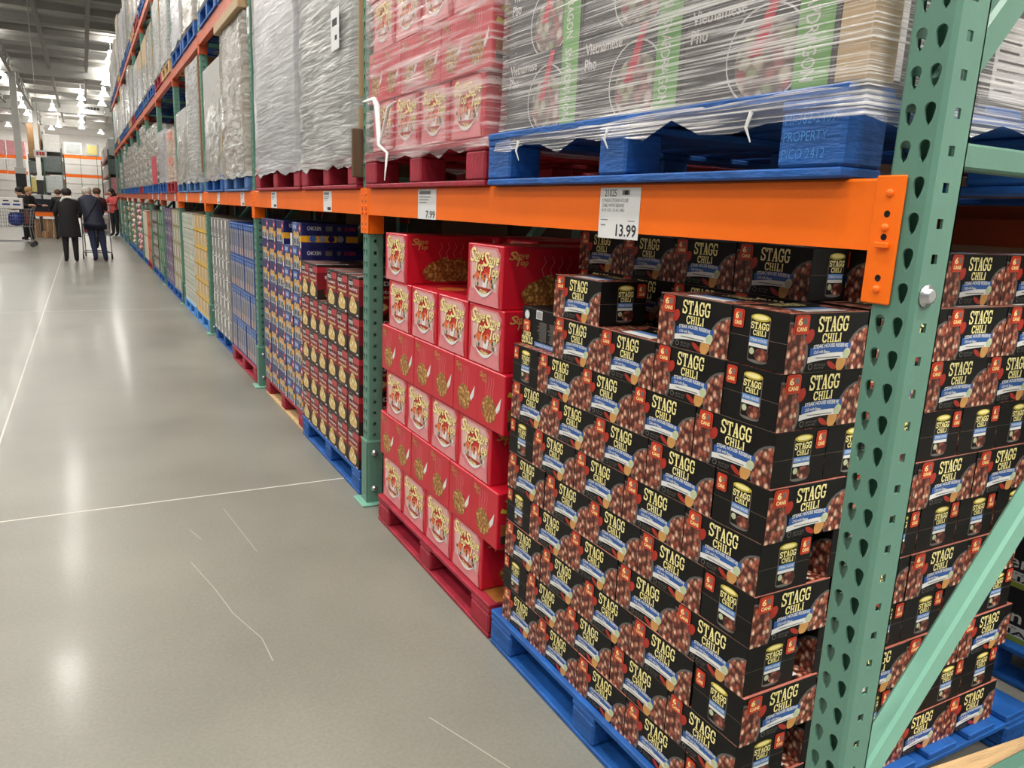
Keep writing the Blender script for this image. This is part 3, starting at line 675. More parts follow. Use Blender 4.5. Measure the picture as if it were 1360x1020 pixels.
# ---------------------------------------------------------------- other goods on the floor pallets
mat('carton_red', (196, 22, 44), .35, .06, 10, spec=.5)
mat('carton_red_dark', (150, 14, 32), .38, .06, 10)
mat('display_pink', (218, 132, 138), .3, .10, 12)
mat('display_pale', (222, 176, 172), .3, .10, 20)
mat('print_orange', (226, 112, 52), .4, .12, 40); mat('print_redarch', (196, 40, 32), .4, .08)
mat('print_dark', (58, 44, 40), .5, .1); mat('print_greygreen', (92, 100, 92), .5, .15, 40)
mat('print_brown', (150, 92, 40), .5, .15, 40)
cells('print_stuffing', [(186, 128, 56), (214, 168, 92), (160, 100, 40), (230, 192, 120), (196, 140, 66)], 95, (132, 82, 34), edge_w=.18)
cells('print_potato', [(236, 214, 150), (246, 232, 184), (226, 198, 128), (250, 240, 204)], 60, (206, 172, 100))
SW, SD, SH = .238, .360, .186       # display face width, length, height
def script_logo(p, x0, y0, x1, y1, L, part, out='print_redarch', m='print_cream'):
    h = y1 - y0; w = x1 - x0
    p.text('S', x0, y0 + h * .40, x0 + w * .36, y1, m, L, part, .02, .35, out=out, ow=.018); p.text('tove', x0 + w * .30, y0 + h * .50, x1, y0 + h * .90, m, L, part, .02, .15, out=out, ow=.016)
    p.text('T', x0 + w * .28, y0, x0 + w * .62, y0 + h * .50, m, L, part, .02, .3, out=out, ow=.018); p.text('op', x0 + w * .56, y0 - h * .08, x0 + w * .98, y0 + h * .34, m, L, part, .02, .15, out=out, ow=.016)
def stuff_display(w, h):
    p = Pr(w, h); u = lambda a: a * w; v = lambda a: a * h; D = 'display_print'
    p.poly([(u(.06), v(.02)), (u(.94), v(.02)), (u(.90), v(.30)), (u(.94), v(.86)), (u(.84), v(.965)), (u(.16), v(.965)), (u(.06), v(.86)), (u(.10), v(.30))], 'display_pink', 0, D)
    p.poly([(u(.14), v(.26)), (u(.86), v(.26)), (u(.88), v(.84)), (u(.80), v(.93)), (u(.20), v(.93)), (u(.12), v(.84))], 'display_pale', 1, D)
    p.band(u(.30), u(.68), lambda x: v(.50), lambda x: v(.52 + .34 * math.sqrt(max(0, 1 - ((x / w - .49) / .19) ** 2))), 'print_redarch', 2, D, 10)
    p.poly([(u(.16), v(.44)), (u(.30), v(.54)), (u(.44), v(.50)), (u(.58), v(.56)), (u(.72), v(.49)), (u(.84), v(.52)), (u(.84), v(.45)), (u(.60), v(.42)), (u(.34), v(.44))], 'print_orange', 2.5, D)
    rnd = random.Random(4)
    for k in range(22):
        a = .15 + rnd.random() * .64; c = .30 + rnd.random() * .20; q = .03 + rnd.random() * .035
        p.poly([(u(a), v(c)), (u(a + q), v(c - .02)), (u(a + q * 1.2), v(c + q)), (u(a + q * .3), v(c + q * 1.3))], ('print_greygreen', 'print_brown', 'print_white', 'print_orange', 'print_leek', 'print_dark', 'print_onion', 'display_pink')[k % 8], 3 + .1 * k, D)
    p.poly([(u(.50), v(.30)), (u(.57), v(.47)), (u(.62), v(.46)), (u(.58), v(.30))], 'print_white', 5, D)
    p.band(u(.22), u(.76), lambda x: v(.14 + .16 * ((x / w - .49) / .27) ** 2), lambda x: v(.20 + .11 * ((x / w - .49) / .27) ** 2), 'print_white', 5.2, D, 10)
    p.band(u(.26), u(.72), lambda x: v(.20 + .11 * ((x / w - .49) / .27) ** 2), lambda x: v(.30), 'print_pepper', 5.1, D, 8)
    p.poly([(u(.06), v(.02)), (u(.94), v(.02)), (u(.90), v(.27)), (u(.62), v(.10)), (u(.34), v(.10)), (u(.10), v(.27))], 'display_pink', 6, D)
    p.text('Chicken', u(.38), v(.205), u(.60), v(.265), 'print_cream', 6, D, .02, .2)
    script_logo(p, u(.12), v(.54), u(.50), v(.94), 7, 'brand_lettering'); script_logo(p, u(.50), v(.48), u(.92), v(.89), 7, 'brand_lettering')
    return p
def steam(p, x, y, w, h, L, part):
    for k in range(4):
        a = x + w * (.1 + k * .26); p.stroke([(a, y), (a - w * .07, y + h * .35), (a + w * .05, y + h * .7), (a - w * .02, y + h)], .0022, 'display_pink', L, part)
def stuff_wide(w, h):
    p = Pr(w, h); u = lambda a: a * w; v = lambda a: a * h; F = 'food_print'
    p.poly([(u(.22), v(.10)), (u(.34), v(.05)), (u(.70), v(.07)), (u(.86), v(.14)), (u(.90), v(.28)), (u(.80), v(.44)), (u(.70), v(.47)), (u(.62), v(.56)), (u(.52), v(.50)), (u(.44), v(.58)), (u(.34), v(.48)), (u(.25), v(.42)), (u(.18), v(.26))], 'print_stuffing', 1, F); steam(p, u(.36), v(.54), u(.32), v(.32), 0, F)
    p.poly([(u(.76), v(.34)), (u(.96), v(.66)), (u(.92), v(.40)), (u(.82), v(.28))], 'print_dim', 1, F)
    script_logo(p, u(.06), v(.70), u(.24), v(.93), 2, 'brand_lettering', 'carton_red_dark', 'print_onion')
    return p
def stuff_double(w, h):
    p = Pr(w, h); F = 'food_print'
    for k in (0, 1):
        o = k * w / 2; u = lambda a: o + a * w / 2; v = lambda a: a * h
        p.ell(u(.46), v(.33), u(.27) - o, v(.23), 'print_stuffing', 1, F, 18); steam(p, u(.30), v(.54), w / 2 * .34, v(.34), 0, F)
        p.poly([(u(.70), v(.38)), (u(.90), v(.62)), (u(.86), v(.42)), (u(.76), v(.32))], 'print_white', 1, F)
        script_logo(p, u(.10), v(.76), u(.34), v(.93), 2, 'brand_lettering', 'carton_red_dark', 'print_onion')
    p.rect(w / 2 - .0008, 0, w / 2 + .0008, h, 'carton_red_dark', 0, F)
    return p
def stuff_end(w, h):    # the big-logo end
    p = Pr(w, h); u = lambda a: a * w; v = lambda a: a * h; F = 'food_print'
    p.rect(u(.06), v(.10), u(.94), v(.44), 'print_brown', 0, F); p.ell(u(.5), v(.22), u(.34), v(.14), 'print_stuffing', 1, F); p.rect(u(.06), v(.10), u(.30), v(.24), 'print_dark', 2, F)
    script_logo(p, u(.08), v(.42), u(.92), v(.95), 3, 'brand_lettering', 'carton_red_dark', 'print_gold'); p.text('CHICKEN', u(.3), v(.36), u(.8), v(.42), 'print_cream', 3, 'brand_lettering', .02)
    return p
def stuffing(disp, longn, longp):
    """local: display toward -x and +x (width SW along y), long faces toward -y / +y"""
    body = MB().box(-SD / 2, SD / 2, -SW / 2, SW / 2, 0, SH, 'carton_red', .003); d = {}
    disp.lay(d, *face('-x', SD, SW))
    longn.lay(d, *face('-y', SD, SW)); longp.lay(d, *face('+y', SD, SW), suf='#b')
    tp = Pr(SD, SW); tp.ell(SD * .3, SW * .5, .05, .06, 'print_orange', 0, 'food_print'); script_logo(tp, SD * .5, SW * .3, SD * .8, SW * .7, 1, 'brand_lettering', 'carton_red_dark', 'print_gold'); tp.lay(d, (-SD / 2, -SW / 2, SH), (1, 0, 0), (0, 1, 0), (0, 0, 1))
    lip = MB()
    for x in (-SD / 2, SD / 2): lip.box(x - .004 if x < 0 else x - .001, x + .001 if x < 0 else x + .004, -SW / 2 + .004, SW / 2 - .004, .001, .028, 'display_pink')
    return Proto('stuffing_case', body, [(k, mb, (0, 0, 0)) for k, mb in d.items()])
STUF_D = stuffing(stuff_display(SW, SH), stuff_wide(SD, SH), stuff_double(SD, SH))
STUF_E = stuffing(stuff_end(SW, SH), stuff_wide(SD, SH), stuff_double(SD, SH))
pallet(-.012, 1.262, 0, 1.066, 1.19, .118, 'pallet_red', 'dark red pallet on the floor under the red stuffing cases', 'pallets on the floor', 2, seed=2)
ob('worn_board', MB().box(.03, 1.1, .005, .095, .1182, .1195, 'print_brown'), bpy.data.objects['pallet.001'])
GS = 'red stuffing cases'
def stf(p, x, y, k, rz, s): return p.put((x, y, .1205 + k * (SH + .0006)), rz, 'red stuffing case, %s layer, %s' % (ORD[k + 1], s), 'case', GS)
ysh = {0: 1.355, 2: 1.322, 4: 1.270}
for k in (0, 2, 4):
    for i in range(4):
        stf(STUF_D, .006 + SD / 2, ysh[k] + SW / 2 + i * (SW + .003) * (1.0 if k < 4 else 1.04), k, 0, 'window side out, %s from the near end' % ORD[i + 1])
    stf(STUF_D, .012 + SD * 1.5, ysh[k] + SW / 2, k, 0, 'second row, behind the nearest window case')
for k in (1, 3):
    y0 = 1.238 if k == 3 else 1.252
    for i in range(3): stf(STUF_E, .000 + SW / 2, y0 + SD / 2 + i * (SD + .003), k, math.pi / 2, 'bowl pictures out, %s from the near end' % ORD[i + 1])
    for i in (1, 2): stf(STUF_E, i * (SW + .004) + SW / 2, y0 + SD / 2, k, math.pi / 2, 'big lettering on its end, %s in from the aisle' % ORD[i + 1])
for i, (x, y, s) in enumerate(((.006, 1.291, 'loose on top at the near end'), (.006, 2.068, 'loose on top beside the green post'), (.012 + SD, 2.03, 'in the second row beside the green post'), (.012 + SD, 1.72, 'in the second row, middle'), (.012 + SD, 1.29, 'in the second row behind the near loose one'), (.018 + 2 * SD, 1.9, 'in the third row'))):
    stf(STUF_D, x + SD / 2, y + SW / 2, 5, 0, s)
for i in range(3): stf(STUF_D, .012 + SD * 1.5, 1.53 + SW / 2 + i * (SW + .004), 4, 0, 'second row, number %s behind the front ones' % ORD[i + 1])

# ---- generic printed case -------------------------------------------------
def case_proto(name, a, b, h, body, fr, sd=None, top=None, c=.0015, extra=None):
    """a: depth into the rack (x), b: width along the aisle (y)"""
    bm = MB().box(-a / 2, a / 2, -b / 2, b / 2, 0, h, body, c); d = {}
    if fr: fr(Pr(b, h)).lay(d, *face('-x', a, b))
    if sd: sd(Pr(a, h)).lay(d, *face('-y', a, b))
    if top: top(Pr(a, b)).lay(d, (-a / 2, -b / 2, h), (1, 0, 0), (0, 1, 0), (0, 0, 1))
    if extra: extra(d)
    return Proto(name, bm, [(k, mb, (0, 0, 0)) for k, mb in d.items()])
def stack(proto, dims, x0, y0, z0, nc, nr, desc, group, cat='case', skip=(), deep=0, extra=(), parts=True, gap=.003, seed=0, topdeep=0):
    a, b, h = dims; rnd = random.Random(seed)
    def one(i, k, q):
        where = '%s layer, %s from the near end' % (ORD[k + 1], ORD[i + 1]) if q == 0 else '%s layer, %s deep at the near end' % (ORD[k + 1], ORD[q + 1]) if i == 0 else '%s layer, %s from the near end, back row' % (ORD[k + 1], ORD[i + 1])
        (proto if isinstance(proto, Proto) else proto(i)).put((x0 + a / 2 + q * (a + gap) + rnd.uniform(-.002, .002), y0 + b / 2 + i * (b + gap), z0 + k * (h + .0006)), 0, desc + ', ' + where, cat, group, False, parts)
    for k in range(nr):
        for i in range(nc):
            if (i, k) not in skip: one(i, k, 0)
        for q in range(1, deep + 1): one(0, k, q)
    for (i, k) in extra: one(i, k, 0)
    for i in range(1, nc):
        for q in range(1, topdeep + 1): one(i, nr - 1, q)

# ---- potato boxes (bay two, near pallet) ------------------------------------
mat('potato_brown', (46, 26, 22), .5, .1, 12); mat('potato_red', (134, 18, 30), .5, .06, 12); mat('potato_red2', (180, 44, 56), .35, .06)
def pot_front(p):
    w, h = p.w, p.h; u = lambda a: a * w; v = lambda a: a * h; F = 'food_print'
    p.rect(u(.0), v(.40), u(1), v(.74), 'potato_red', 0, F); p.rect(u(.50), v(.76), u(1), v(.93), 'potato_red2', 0, F)
    p.ell(u(.30), v(.80), u(.20), v(.15), 'print_dim', 1, 'brand_lettering', 14); p.ell(u(.30), v(.80), u(.165), v(.12), 'potato_brown', 2, 'brand_lettering', 14); p.rect(u(.12), v(.76), u(.48), v(.84), 'print_white', 3, 'brand_lettering'); p.text('IDAHOAN', u(.15), v(.775), u(.45), v(.825), 'potato_brown', 4, 'brand_lettering', .02)
    p.text('Buttery', u(.16), v(.60), u(.88), v(.71), 'print_white', 1, 'brand_lettering', .02); p.text('Homestyle', u(.16), v(.47), u(.90), v(.57), 'print_cream', 1, 'brand_lettering', .01, .2)
    p.ell(u(.50), v(.20), u(.33), v(.20), 'print_potato', 2, F, 16); p.ell(u(.46), v(.32), u(.20), v(.16), 'print_potato', 2.5, F, 14); p.rect(0, 0, w, v(.05), 'print_dark', 3, F); p.rect(u(.8), v(.01), u(.96), v(.045), 'print_white', 4, F)
    return p
def pot_side(p):
    w, h = p.w, p.h; u = lambda a: a * w; v = lambda a: a * h; F = 'food_print'
    p.rect(0, v(.28), w, v(.74), 'potato_red', 0, F); p.rect(0, v(.76), u(.35), v(.93), 'potato_red2', 0, F)
    p.text('IDAHOAN', u(.36), v(.78), u(.92), v(.90), 'print_white', 1, 'brand_lettering', .03); p.text('Buttery', u(.14), v(.56), u(.70), v(.68), 'print_white', 1, 'brand_lettering', .02); p.text('HOMESTYLE', u(.18), v(.46), u(.66), v(.52), 'print_cream', 1, 'brand_lettering', .01)
    p.ell(u(.30), v(.20), u(.18), v(.18), 'print_pepper', 1, F, 14); p.ell(u(.34), v(.24), u(.12), v(.10), 'print_potato', 2, F, 12); p.ell(u(.24), v(.10), u(.10), v(.06), 'print_onion', 2, F, 10)
    return p
PB = (.30, .176, .181)
pallet(0, 2.632, 0, 1.10, 1.19, .118, 'pallet_blue', 'bright blue pallet under the red and brown potato boxes', 'pallets on the floor', 2, seed=3)
POT = case_proto('potato_box', *PB, 'potato_brown', pot_front, pot_side, lambda p: (p.rect(0, p.h * .1, p.w * .6, p.h * .2, 'print_white', 0, 'food_print'), p.rect(0, p.h * .6, p.w * .5, p.h * .75, 'print_red_soft', 0, 'food_print'), p)[2])
stack(POT, PB, .004, 2.655, .1185, 6, 5, 'red and brown potato box', 'potato boxes', 'box', skip=((3, 4),), deep=2, topdeep=1, seed=4)
for i in (4, 5): POT.put((.004 + .15 + .05, 2.655 + .088 + i * .179 + .002, .1185 + 4 * .1816), 0, 'red and brown potato box, fifth layer, set back, %s from the near end' % ORD[i + 1], 'box', 'potato boxes') if False else None
# ---- blue canned meat cases (bay two, far pallet) ----------------------------
mat('can_navy', (34, 38, 98), .38, .08, 12); mat('can_yellow', (236, 170, 44), .4, .06); mat('can_tan', (222, 186, 112), .4, .1); mat('can_red', (216, 60, 70), .4, .06); mat('can_sky', (56, 104, 178), .4, .06); mat('can_body', (168, 168, 176), .4, .1, 50)
def can_front(p, sky=True):
    w, h = p.w, p.h; u = lambda a: a * w; v = lambda a: a * h; F = 'can_print'
    if sky: p.poly([(u(.06), v(.66)), (u(.5), v(.66)), (u(.58), v(.97)), (u(.06), v(.97))], 'can_sky', 0, F); p.text('CHUNK', u(.10), v(.74), u(.46), v(.90), 'print_white' if sky else 'print_blue_light', 1, F, .02)
    for cx, sx in ((.30, .15), (.60, .15)):
        p.rect(u(cx - sx), v(.06), u(cx + sx), v(.50), 'can_body', 1, F); p.rect(u(cx - sx * .6), v(.12), u(cx + sx * .7), v(.34), 'print_greygreen', 2, F); p.ell(u(cx), v(.52), u(sx), v(.13), 'can_tan', 2.2, F, 14); p.ell(u(cx), v(.53), u(sx * .7), v(.08), 'print_onion', 3, F, 12)
    p.ell(u(.84), v(.78), u(.10), v(.17), 'can_red', 1, F, 14); p.rect(u(.79), v(.73), u(.89), v(.83), 'print_white', 2, F)
    p.rect(u(.78), v(.24), w, v(.48), 'can_yellow', 1, F); p.rect(u(.86), 0, u(.97), v(.22), 'print_white', 1, F)
    return p
def can_side(p):
    w, h = p.w, p.h; u = lambda a: a * w; v = lambda a: a * h; F = 'can_print'
    p.rect(0, v(.24), u(.62), v(.50), 'can_yellow', 0, F); p.rect(u(.78), v(.24), w, v(.50), 'can_yellow', 0, F)
    for k in range(4): p.ell(u(.20 + k * .16), v(.38), u(.06), v(.14), ('can_sky', 'can_body', 'can_navy', 'can_body')[k], 1, F, 12)
    p.text('CHICKEN', u(.1), v(.72), u(.34), v(.88), 'print_white', 1, F, .02); p.rect(u(.42), v(.70), u(.54), v(.9), 'print_dim', 1, F); p.ell(u(.66), v(.8), u(.04), v(.1), 'print_dim', 1, F, 10); p.text('12 CANS', u(.76), v(.72), u(.96), v(.88), 'can_red', 1, F, .02)
    return p
CB = (.33, .222, .1385)
pallet(.01, 3.748, 0, 1.10, 1.19, .118, 'pallet_red', 'red pallet with bare wood bottom boards under the blue can cases', 'pallets on the floor', 2, seed=5, foot_m='pallet_wood')
CAN = case_proto('can_case', *CB, 'can_navy', can_front, can_side); CAN0 = case_proto('can_case', *CB, 'can_navy', lambda p: can_front(p, False), can_side)
stack(lambda i: CAN if i < 2 else CAN0, CB, .012, 3.742, .1185, 5, 7, 'dark blue can case', 'blue can cases', 'case', deep=1, topdeep=1, seed=6, extra=((0, 7), (2, 7), (3, 7), (4, 7)))
tag(ob('price_card', MB().box(0, .004, 0, .11, 0, .07, 'tag_white'), None, (.03, 3.98, .1185 + 7 * .1391)), 'small white card on top of the blue can cases', 'card')
# ---- bay three: blue cartons (red pallet), silver packs (blue pallet) --------
mat('carton_royal', (28, 54, 132), .35, .08, 10); mat('foil', (178, 174, 172), .25, .15, 9, metal=.35, bump=.3, bscale=25); mat('pack_white', (214, 214, 214), .35, .08, 20); mat('pack_grey', (150, 152, 160), .35, .12, 20); mat('pack_blush', (196, 160, 136), .4, .15, 20)
def royal_front(p):
    w, h = p.w, p.h; u = lambda a: a * w; v = lambda a: a * h; F = 'carton_print'
    for k in (0, 1):
        x = .08 + k * .47
        p.rect(u(x), v(.06), u(x + .34), v(.80), 'pack_grey', 0, F); p.rect(u(x + .05), v(.30), u(x + .20), v(.70), 'print_dim', 1, F); p.rect(u(x + .08), v(.10), u(x + .30), v(.28), 'pack_blush', 1, F); p.rect(u(x + .02), v(.84), u(x + .32), v(.92), 'print_blue_light', 0, F)
    p.rect(u(.49), 0, u(.51), h, 'print_dark', 0, F); p.rect(0, v(.965), w, h, 'print_blue_light', 0, F)
    return p
RB = (.36, .205, .262)
pallet(0, 5.16, 0, 1.06, 1.19, .118, 'pallet_red', 'red pallet under the blue and white cartons past the third post', 'pallets on the floor', 2, seed=7)
ROY = case_proto('blue_carton', *RB, 'carton_royal', royal_front, lambda p: (p.rect(p.w * .1, p.h * .1, p.w * .9, p.h * .2, 'print_blue_light', 0, 'carton_print'), p)[1])
stack(ROY, RB, .01, 5.165, .1185, 5, 4, 'blue and white carton', 'blue and white cartons', 'carton', deep=1, seed=8)
FB = (.36, .20, .176)
def foil_front(p):
    w, h = p.w, p.h; u = lambda a: a * w; v = lambda a: a * h; F = 'pack_highlight_print'
    for k in (0, 1): p.rect(u(.06 + k * .5), v(.04), u(.40 + k * .5), v(.94), ('pack_white', 'print_dim')[k], 0, F); p.rect(u(.12 + k * .5), v(.2), u(.32 + k * .5), v(.5), ('print_dim', 'foil')[k], 1, F)  # white upright stripe is a foil highlight painted into the colour
    return p
pallet(.02, 6.29, 0, 1.06, 1.19, .118, 'pallet_blue', 'dark blue pallet under the silver foil packs', 'pallets on the floor', 2, seed=9)
FOI = case_proto('foil_pack', *FB, 'foil', foil_front)
stack(FOI, FB, .01, 6.30, .1185, 5, 6, 'silver grey foil pack', 'silver foil packs', 'pack', deep=0, seed=10)
# ---- bays four to twelve: simpler cases ------------------------------------
mat('yellow_tray', (232, 182, 40), .4, .08); mat('yellow_box', (206, 176, 116), .4, .15, 20); mat('olive_tan', (168, 160, 122), .45, .1); mat('pale_bottle', (212, 210, 198), .35, .2, 60); mat('purple_box', (112, 86, 124), .4, .12); mat('leaf_green', (46, 128, 62), .4, .15)
mat('orange_box', (214, 92, 40), .4, .1); mat('cream_box', (222, 214, 196), .45, .1); mat('brown_jar', (92, 66, 44), .4, .2, 40); mat('rose_pack', (196, 60, 80), .4, .15); mat('soft_white', (220, 216, 208), .5, .1)
def bars(bg, cols, n, y0=.16, y1=.94, strip=None, dots=None):
    def f(p):
        w, h = p.w, p.h; F = 'label_print'
        for k in range(n):
            x = w * (k + .12) / n; m = cols[k % len(cols)]; p.rect(x, h * y0, x + w * .76 / n, h * y1, m, 0, F)
            if dots: p.ell(x + w * .38 / n, h * (.35 + .3 * (k % 2)), w * .24 / n, h * .12, dots, 1, F, 10)
        if strip: p.rect(0, 0, w, h * .14, strip, 1, F)
        p.rect(0, h * .965, w, h, 'print_dark', 0, F)
        return p
    return f
FAR = [  # y offset in bay, bay, desc, name, dims, body, front, rows, cols, pallet colour
    (3, .14, 'yellow box tray', 'yellow_tray', (.36, .25, .176), 'yellow_box', bars(0, ['yellow_box', 'pack_white', 'print_onion'], 4, .30, .95, 'yellow_tray'), 6, 4, 'pallet_blue_light', 'yellow_box'),
    (3, 1.26, 'pale bottle tray', 'bottle_tray', (.36, .26, .176), 'pale_bottle', bars(0, ['pack_white', 'print_leek'], 6, .10, .88, None, 'print_greygreen'), 6, 4, 'pallet_blue_light', 'pale'),
    (4, .14, 'olive tan carton', 'tan_carton', (.36, .33, .215), 'olive_tan', bars(0, ['pack_white', 'print_brown', 'print_leek'], 4, .12, .80), 5, 3, 'pallet_blue', 't'),
    (4, 1.26, 'purple carton with white dots', 'purple_carton', (.36, .33, .215), 'purple_box', bars(0, ['purple_box', 'print_dim'], 3, .1, .9, None, 'pack_white'), 5, 3, 'pallet_blue', 'p'),
    (5, .14, 'green label jar tray', 'green_tray', (.36, .33, .20), 'leaf_green', bars(0, ['leaf_green', 'print_dark', 'pack_white'], 3, .1, .9), 5, 3, 'pallet_blue', 'g'),
    (5, 1.26, 'brown jar tray with white lids', 'jar_tray', (.36, .33, .20), 'brown_jar', bars(0, ['brown_jar', 'pack_white'], 4, .1, .9, None, 'soft_white'), 5, 3, 'pallet_blue', 'b'),
    (6, .14, 'orange carton', 'orange_carton', (.36, .5, .24), 'orange_box', bars(0, ['orange_box', 'pack_blush'], 2, .2, .8), 4, 2, 'pallet_red', 'o'),
    (6, 1.26, 'cream white carton', 'cream_carton', (.36, 1.0, .48), 'cream_box', bars(0, ['cream_box'], 1, .2, .8), 2, 1, 'pallet_blue', 'c'),
]
def far_lab(i): return '%s bay' % ORD[i + 1]
for bi, (bay, off, desc, nm, dims, body, frf, nr, nc, pc, _) in enumerate(FAR):
    y = bay * P + off
    pallet(0, y, 0, 1.06, 1.19, .118, pc, '%s pallet under the %ss, %s' % ({'pallet_blue': 'blue', 'pallet_red': 'red', 'pallet_blue_light': 'light blue'}[pc], desc, far_lab(bay)), 'pallets on the floor', 1 if bay < 4 else 0, seed=20 + bi)
    stack(case_proto(nm, *dims, body, frf, frf), dims, .01, y + .005, .1185, nc, nr, desc, desc + 's', 'tray' if 'tray' in desc else 'carton', deep=0, seed=bi)
# far bagged goods: red, white and brown round packs in columns
def pillow(a, b, h, m, m2=None):
    mb = MB(); prof = [(0, 0), (.36, .06), (.48, .22), (.5, .5), (.48, .78), (.36, .94), (0, 1)]
    mb.lathe([(r, z * h) for r, z in prof], m, 12, sx=a, sy=b)
    return mb
for bi, (bay, off, ms, desc) in enumerate(((7, .14, ['rose_pack', 'soft_white', 'brown_jar'], 'red white and brown round pack'), (7, 1.26, ['rose_pack', 'soft_white'], 'rose and white soft pack'), (8, .14, ['soft_white', 'rose_pack'], 'white soft pack with rose ends'), (8, 1.26, ['brown_jar', 'soft_white', 'can_tan'], 'brown and cream round pack'), (9, .14, ['can_tan', 'soft_white'], 'tan and white sack'), (10, .14, ['soft_white', 'brown_jar'], 'white and brown sack'), (11, .14, ['soft_white', 'can_tan'], 'pale sack at the far end'))):
    y = bay * P + off
    pallet(0, y, 0, 1.06, 1.19, .118, 'pallet_blue', 'far blue pallet under the %ss, %s' % (desc, far_lab(bay)), 'pallets on the floor', 0, seed=40 + bi)
    pr = [Proto('soft_pack', pillow(.34, .345, .135, m), []) for m in ms]
    for k in range(8):
        for i in range(3): pr[(k + i) % len(pr)].put((.19, y + .18 + i * .35, .1185 + k * .1352), 0, '%s, %s layer, %s along' % (desc, ORD[k + 1], ORD[i + 1]), 'pack', desc + 's')
# ---- back-to-back rack row: plain cartons added to block light behind the shelves ------
mat('kraft', (150, 112, 76), .6, .1, 6); mat('kraft_dark', (96, 72, 52), .6, .1, 6); mat('kraft_pale', (188, 164, 132), .6, .1, 6)
mat('og_black', (40, 36, 34), .4, .08); mat('og_green', (150, 164, 60), .4, .08); mat('og_white', (222, 220, 212), .4, .05)
def og_front(p):
    w, h = p.w, p.h; u = lambda a: a * w; v = lambda a: a * h; F = 'label_print'
    p.rect(0, 0, w, v(.30), 'og_white', 0, F); p.rect(0, 0, w, v(.10), 'og_green', 1, F); p.text('Olive', u(.12), v(.62), u(.46), v(.90), 'og_white', 1, F, .01); p.text('Garden', u(.16), v(.36), u(.72), v(.60), 'og_white', 1, F, .01)
    p.text('Signature', u(.3), v(.22), u(.7), v(.285), 'print_dim', 1, F, .0); p.text('ITALIAN', u(.3), v(.12), u(.9), v(.22), 'og_black', 1, F, .02)
    return p
OGD = (.30, .40, .17)
OG = case_proto('dressing_case', *OGD, 'og_black', og_front, og_front)
pallet(1.32, -.15, 0, 1.25, 1.1, .118, 'pallet_blue', 'blue pallet behind the black chili cases, in the next rack', 'pallets on the floor', 1, seed=60)
stack(OG, OGD, 1.36, -.12, .1185, 3, 6, 'black dressing case with green and white lower edge', 'dressing cases behind the rack', 'case', deep=0, seed=61)
for bi in range(9):
    for hf in (0, 1):
        y = bi * P + (.14, 1.26)[hf]
        if bi == 0 and hf == 0: continue
        pallet(1.32, y, 0, 1.06, 1.1, .118, 'pallet_blue', 'blue pallet in the back rack, %s bay, %s half' % (ORD[bi + 1], ('near', 'far')[hf]), 'back rack pallets', 0, seed=70 + bi)
        dims = (1.0, 1.04, .62); pr = Proto('light_block_carton', MB().box(-.5, .5, -.52, .52, 0, .62, ('kraft_dark', 'kraft')[hf], .006), [('tape', MB().box(-.502, .502, -.03, .03, .6198, .6206, 'kraft_pale'), (0, 0, 0))])
        stack(pr, dims, 1.34, y + .005, .1185, 1, 4, 'added back rack brown carton, %s bay %s' % (ORD[bi + 1], ('near', 'far')[hf]), 'back rack cartons', 'carton', seed=bi)
for k in range(4): Proto('light_block_carton', MB().box(-.5, .5, -.5, .5, 0, .36, 'kraft_dark', .006), []).put((1.87, .44, 1.15 + k * .362), 0, 'large dark carton added above the dressing cases, %s layer' % ORD[k + 1], 'carton', 'back rack cartons')
# ---------------------------------------------------------------- wrapped pallet loads on the shelves
from mathutils import noise
film('film_clear', .10, .80, (226, 224, 224), .2, 4.2, .15, .7, 62.0, .3, .46, .68)
film('film_red', .12, .72, (232, 214, 216), .18, 3.0, .45, 1.0, 22.0, .4, .46, .72)
film('film_white', .45, .95, (170, 170, 168), .28, 3.0, .35, 1.2, 16.0, .8, .36, .62)
film('film_bag', .22, .85, (190, 188, 184), .2, 2.4, .5, 3.0, 9.0, .9, .4, .64)
film('film_smooth', .72, .97, (174, 173, 177), .26, 2.6, .55, 1.0, 14.0, .45, .36, .62)
film('film_crinkle', .55, .95, (172, 169, 162), .22, 2.0, .1, 3.0, 14.0, 1.0, .36, .6)
film('film_shine', .45, .92, (178, 176, 170), .16, 1.6, .9, 3.0, 7.0, 1.0, .38, .6)
mat('pallet_stamp', (64, 128, 196), .6, .2, 60); mat('film_strand', (232, 232, 232), .3, .05)
mat('pho_grey', (66, 59, 62), .45, .1, 12); mat('pho_green', (106, 160, 84), .4, .06); mat('pho_red', (190, 40, 62), .4, .06); mat('pho_light', (206, 200, 200), .45, .1, 30)
mat('kraft_tan', (184, 156, 118), .55, .06, 6); mat('white_box', (182, 180, 178), .5, .05, 8)
cells('print_noodles', [(208, 196, 184), (150, 60, 66), (226, 218, 206), (120, 130, 90), (196, 180, 168)], 40, (110, 90, 88))
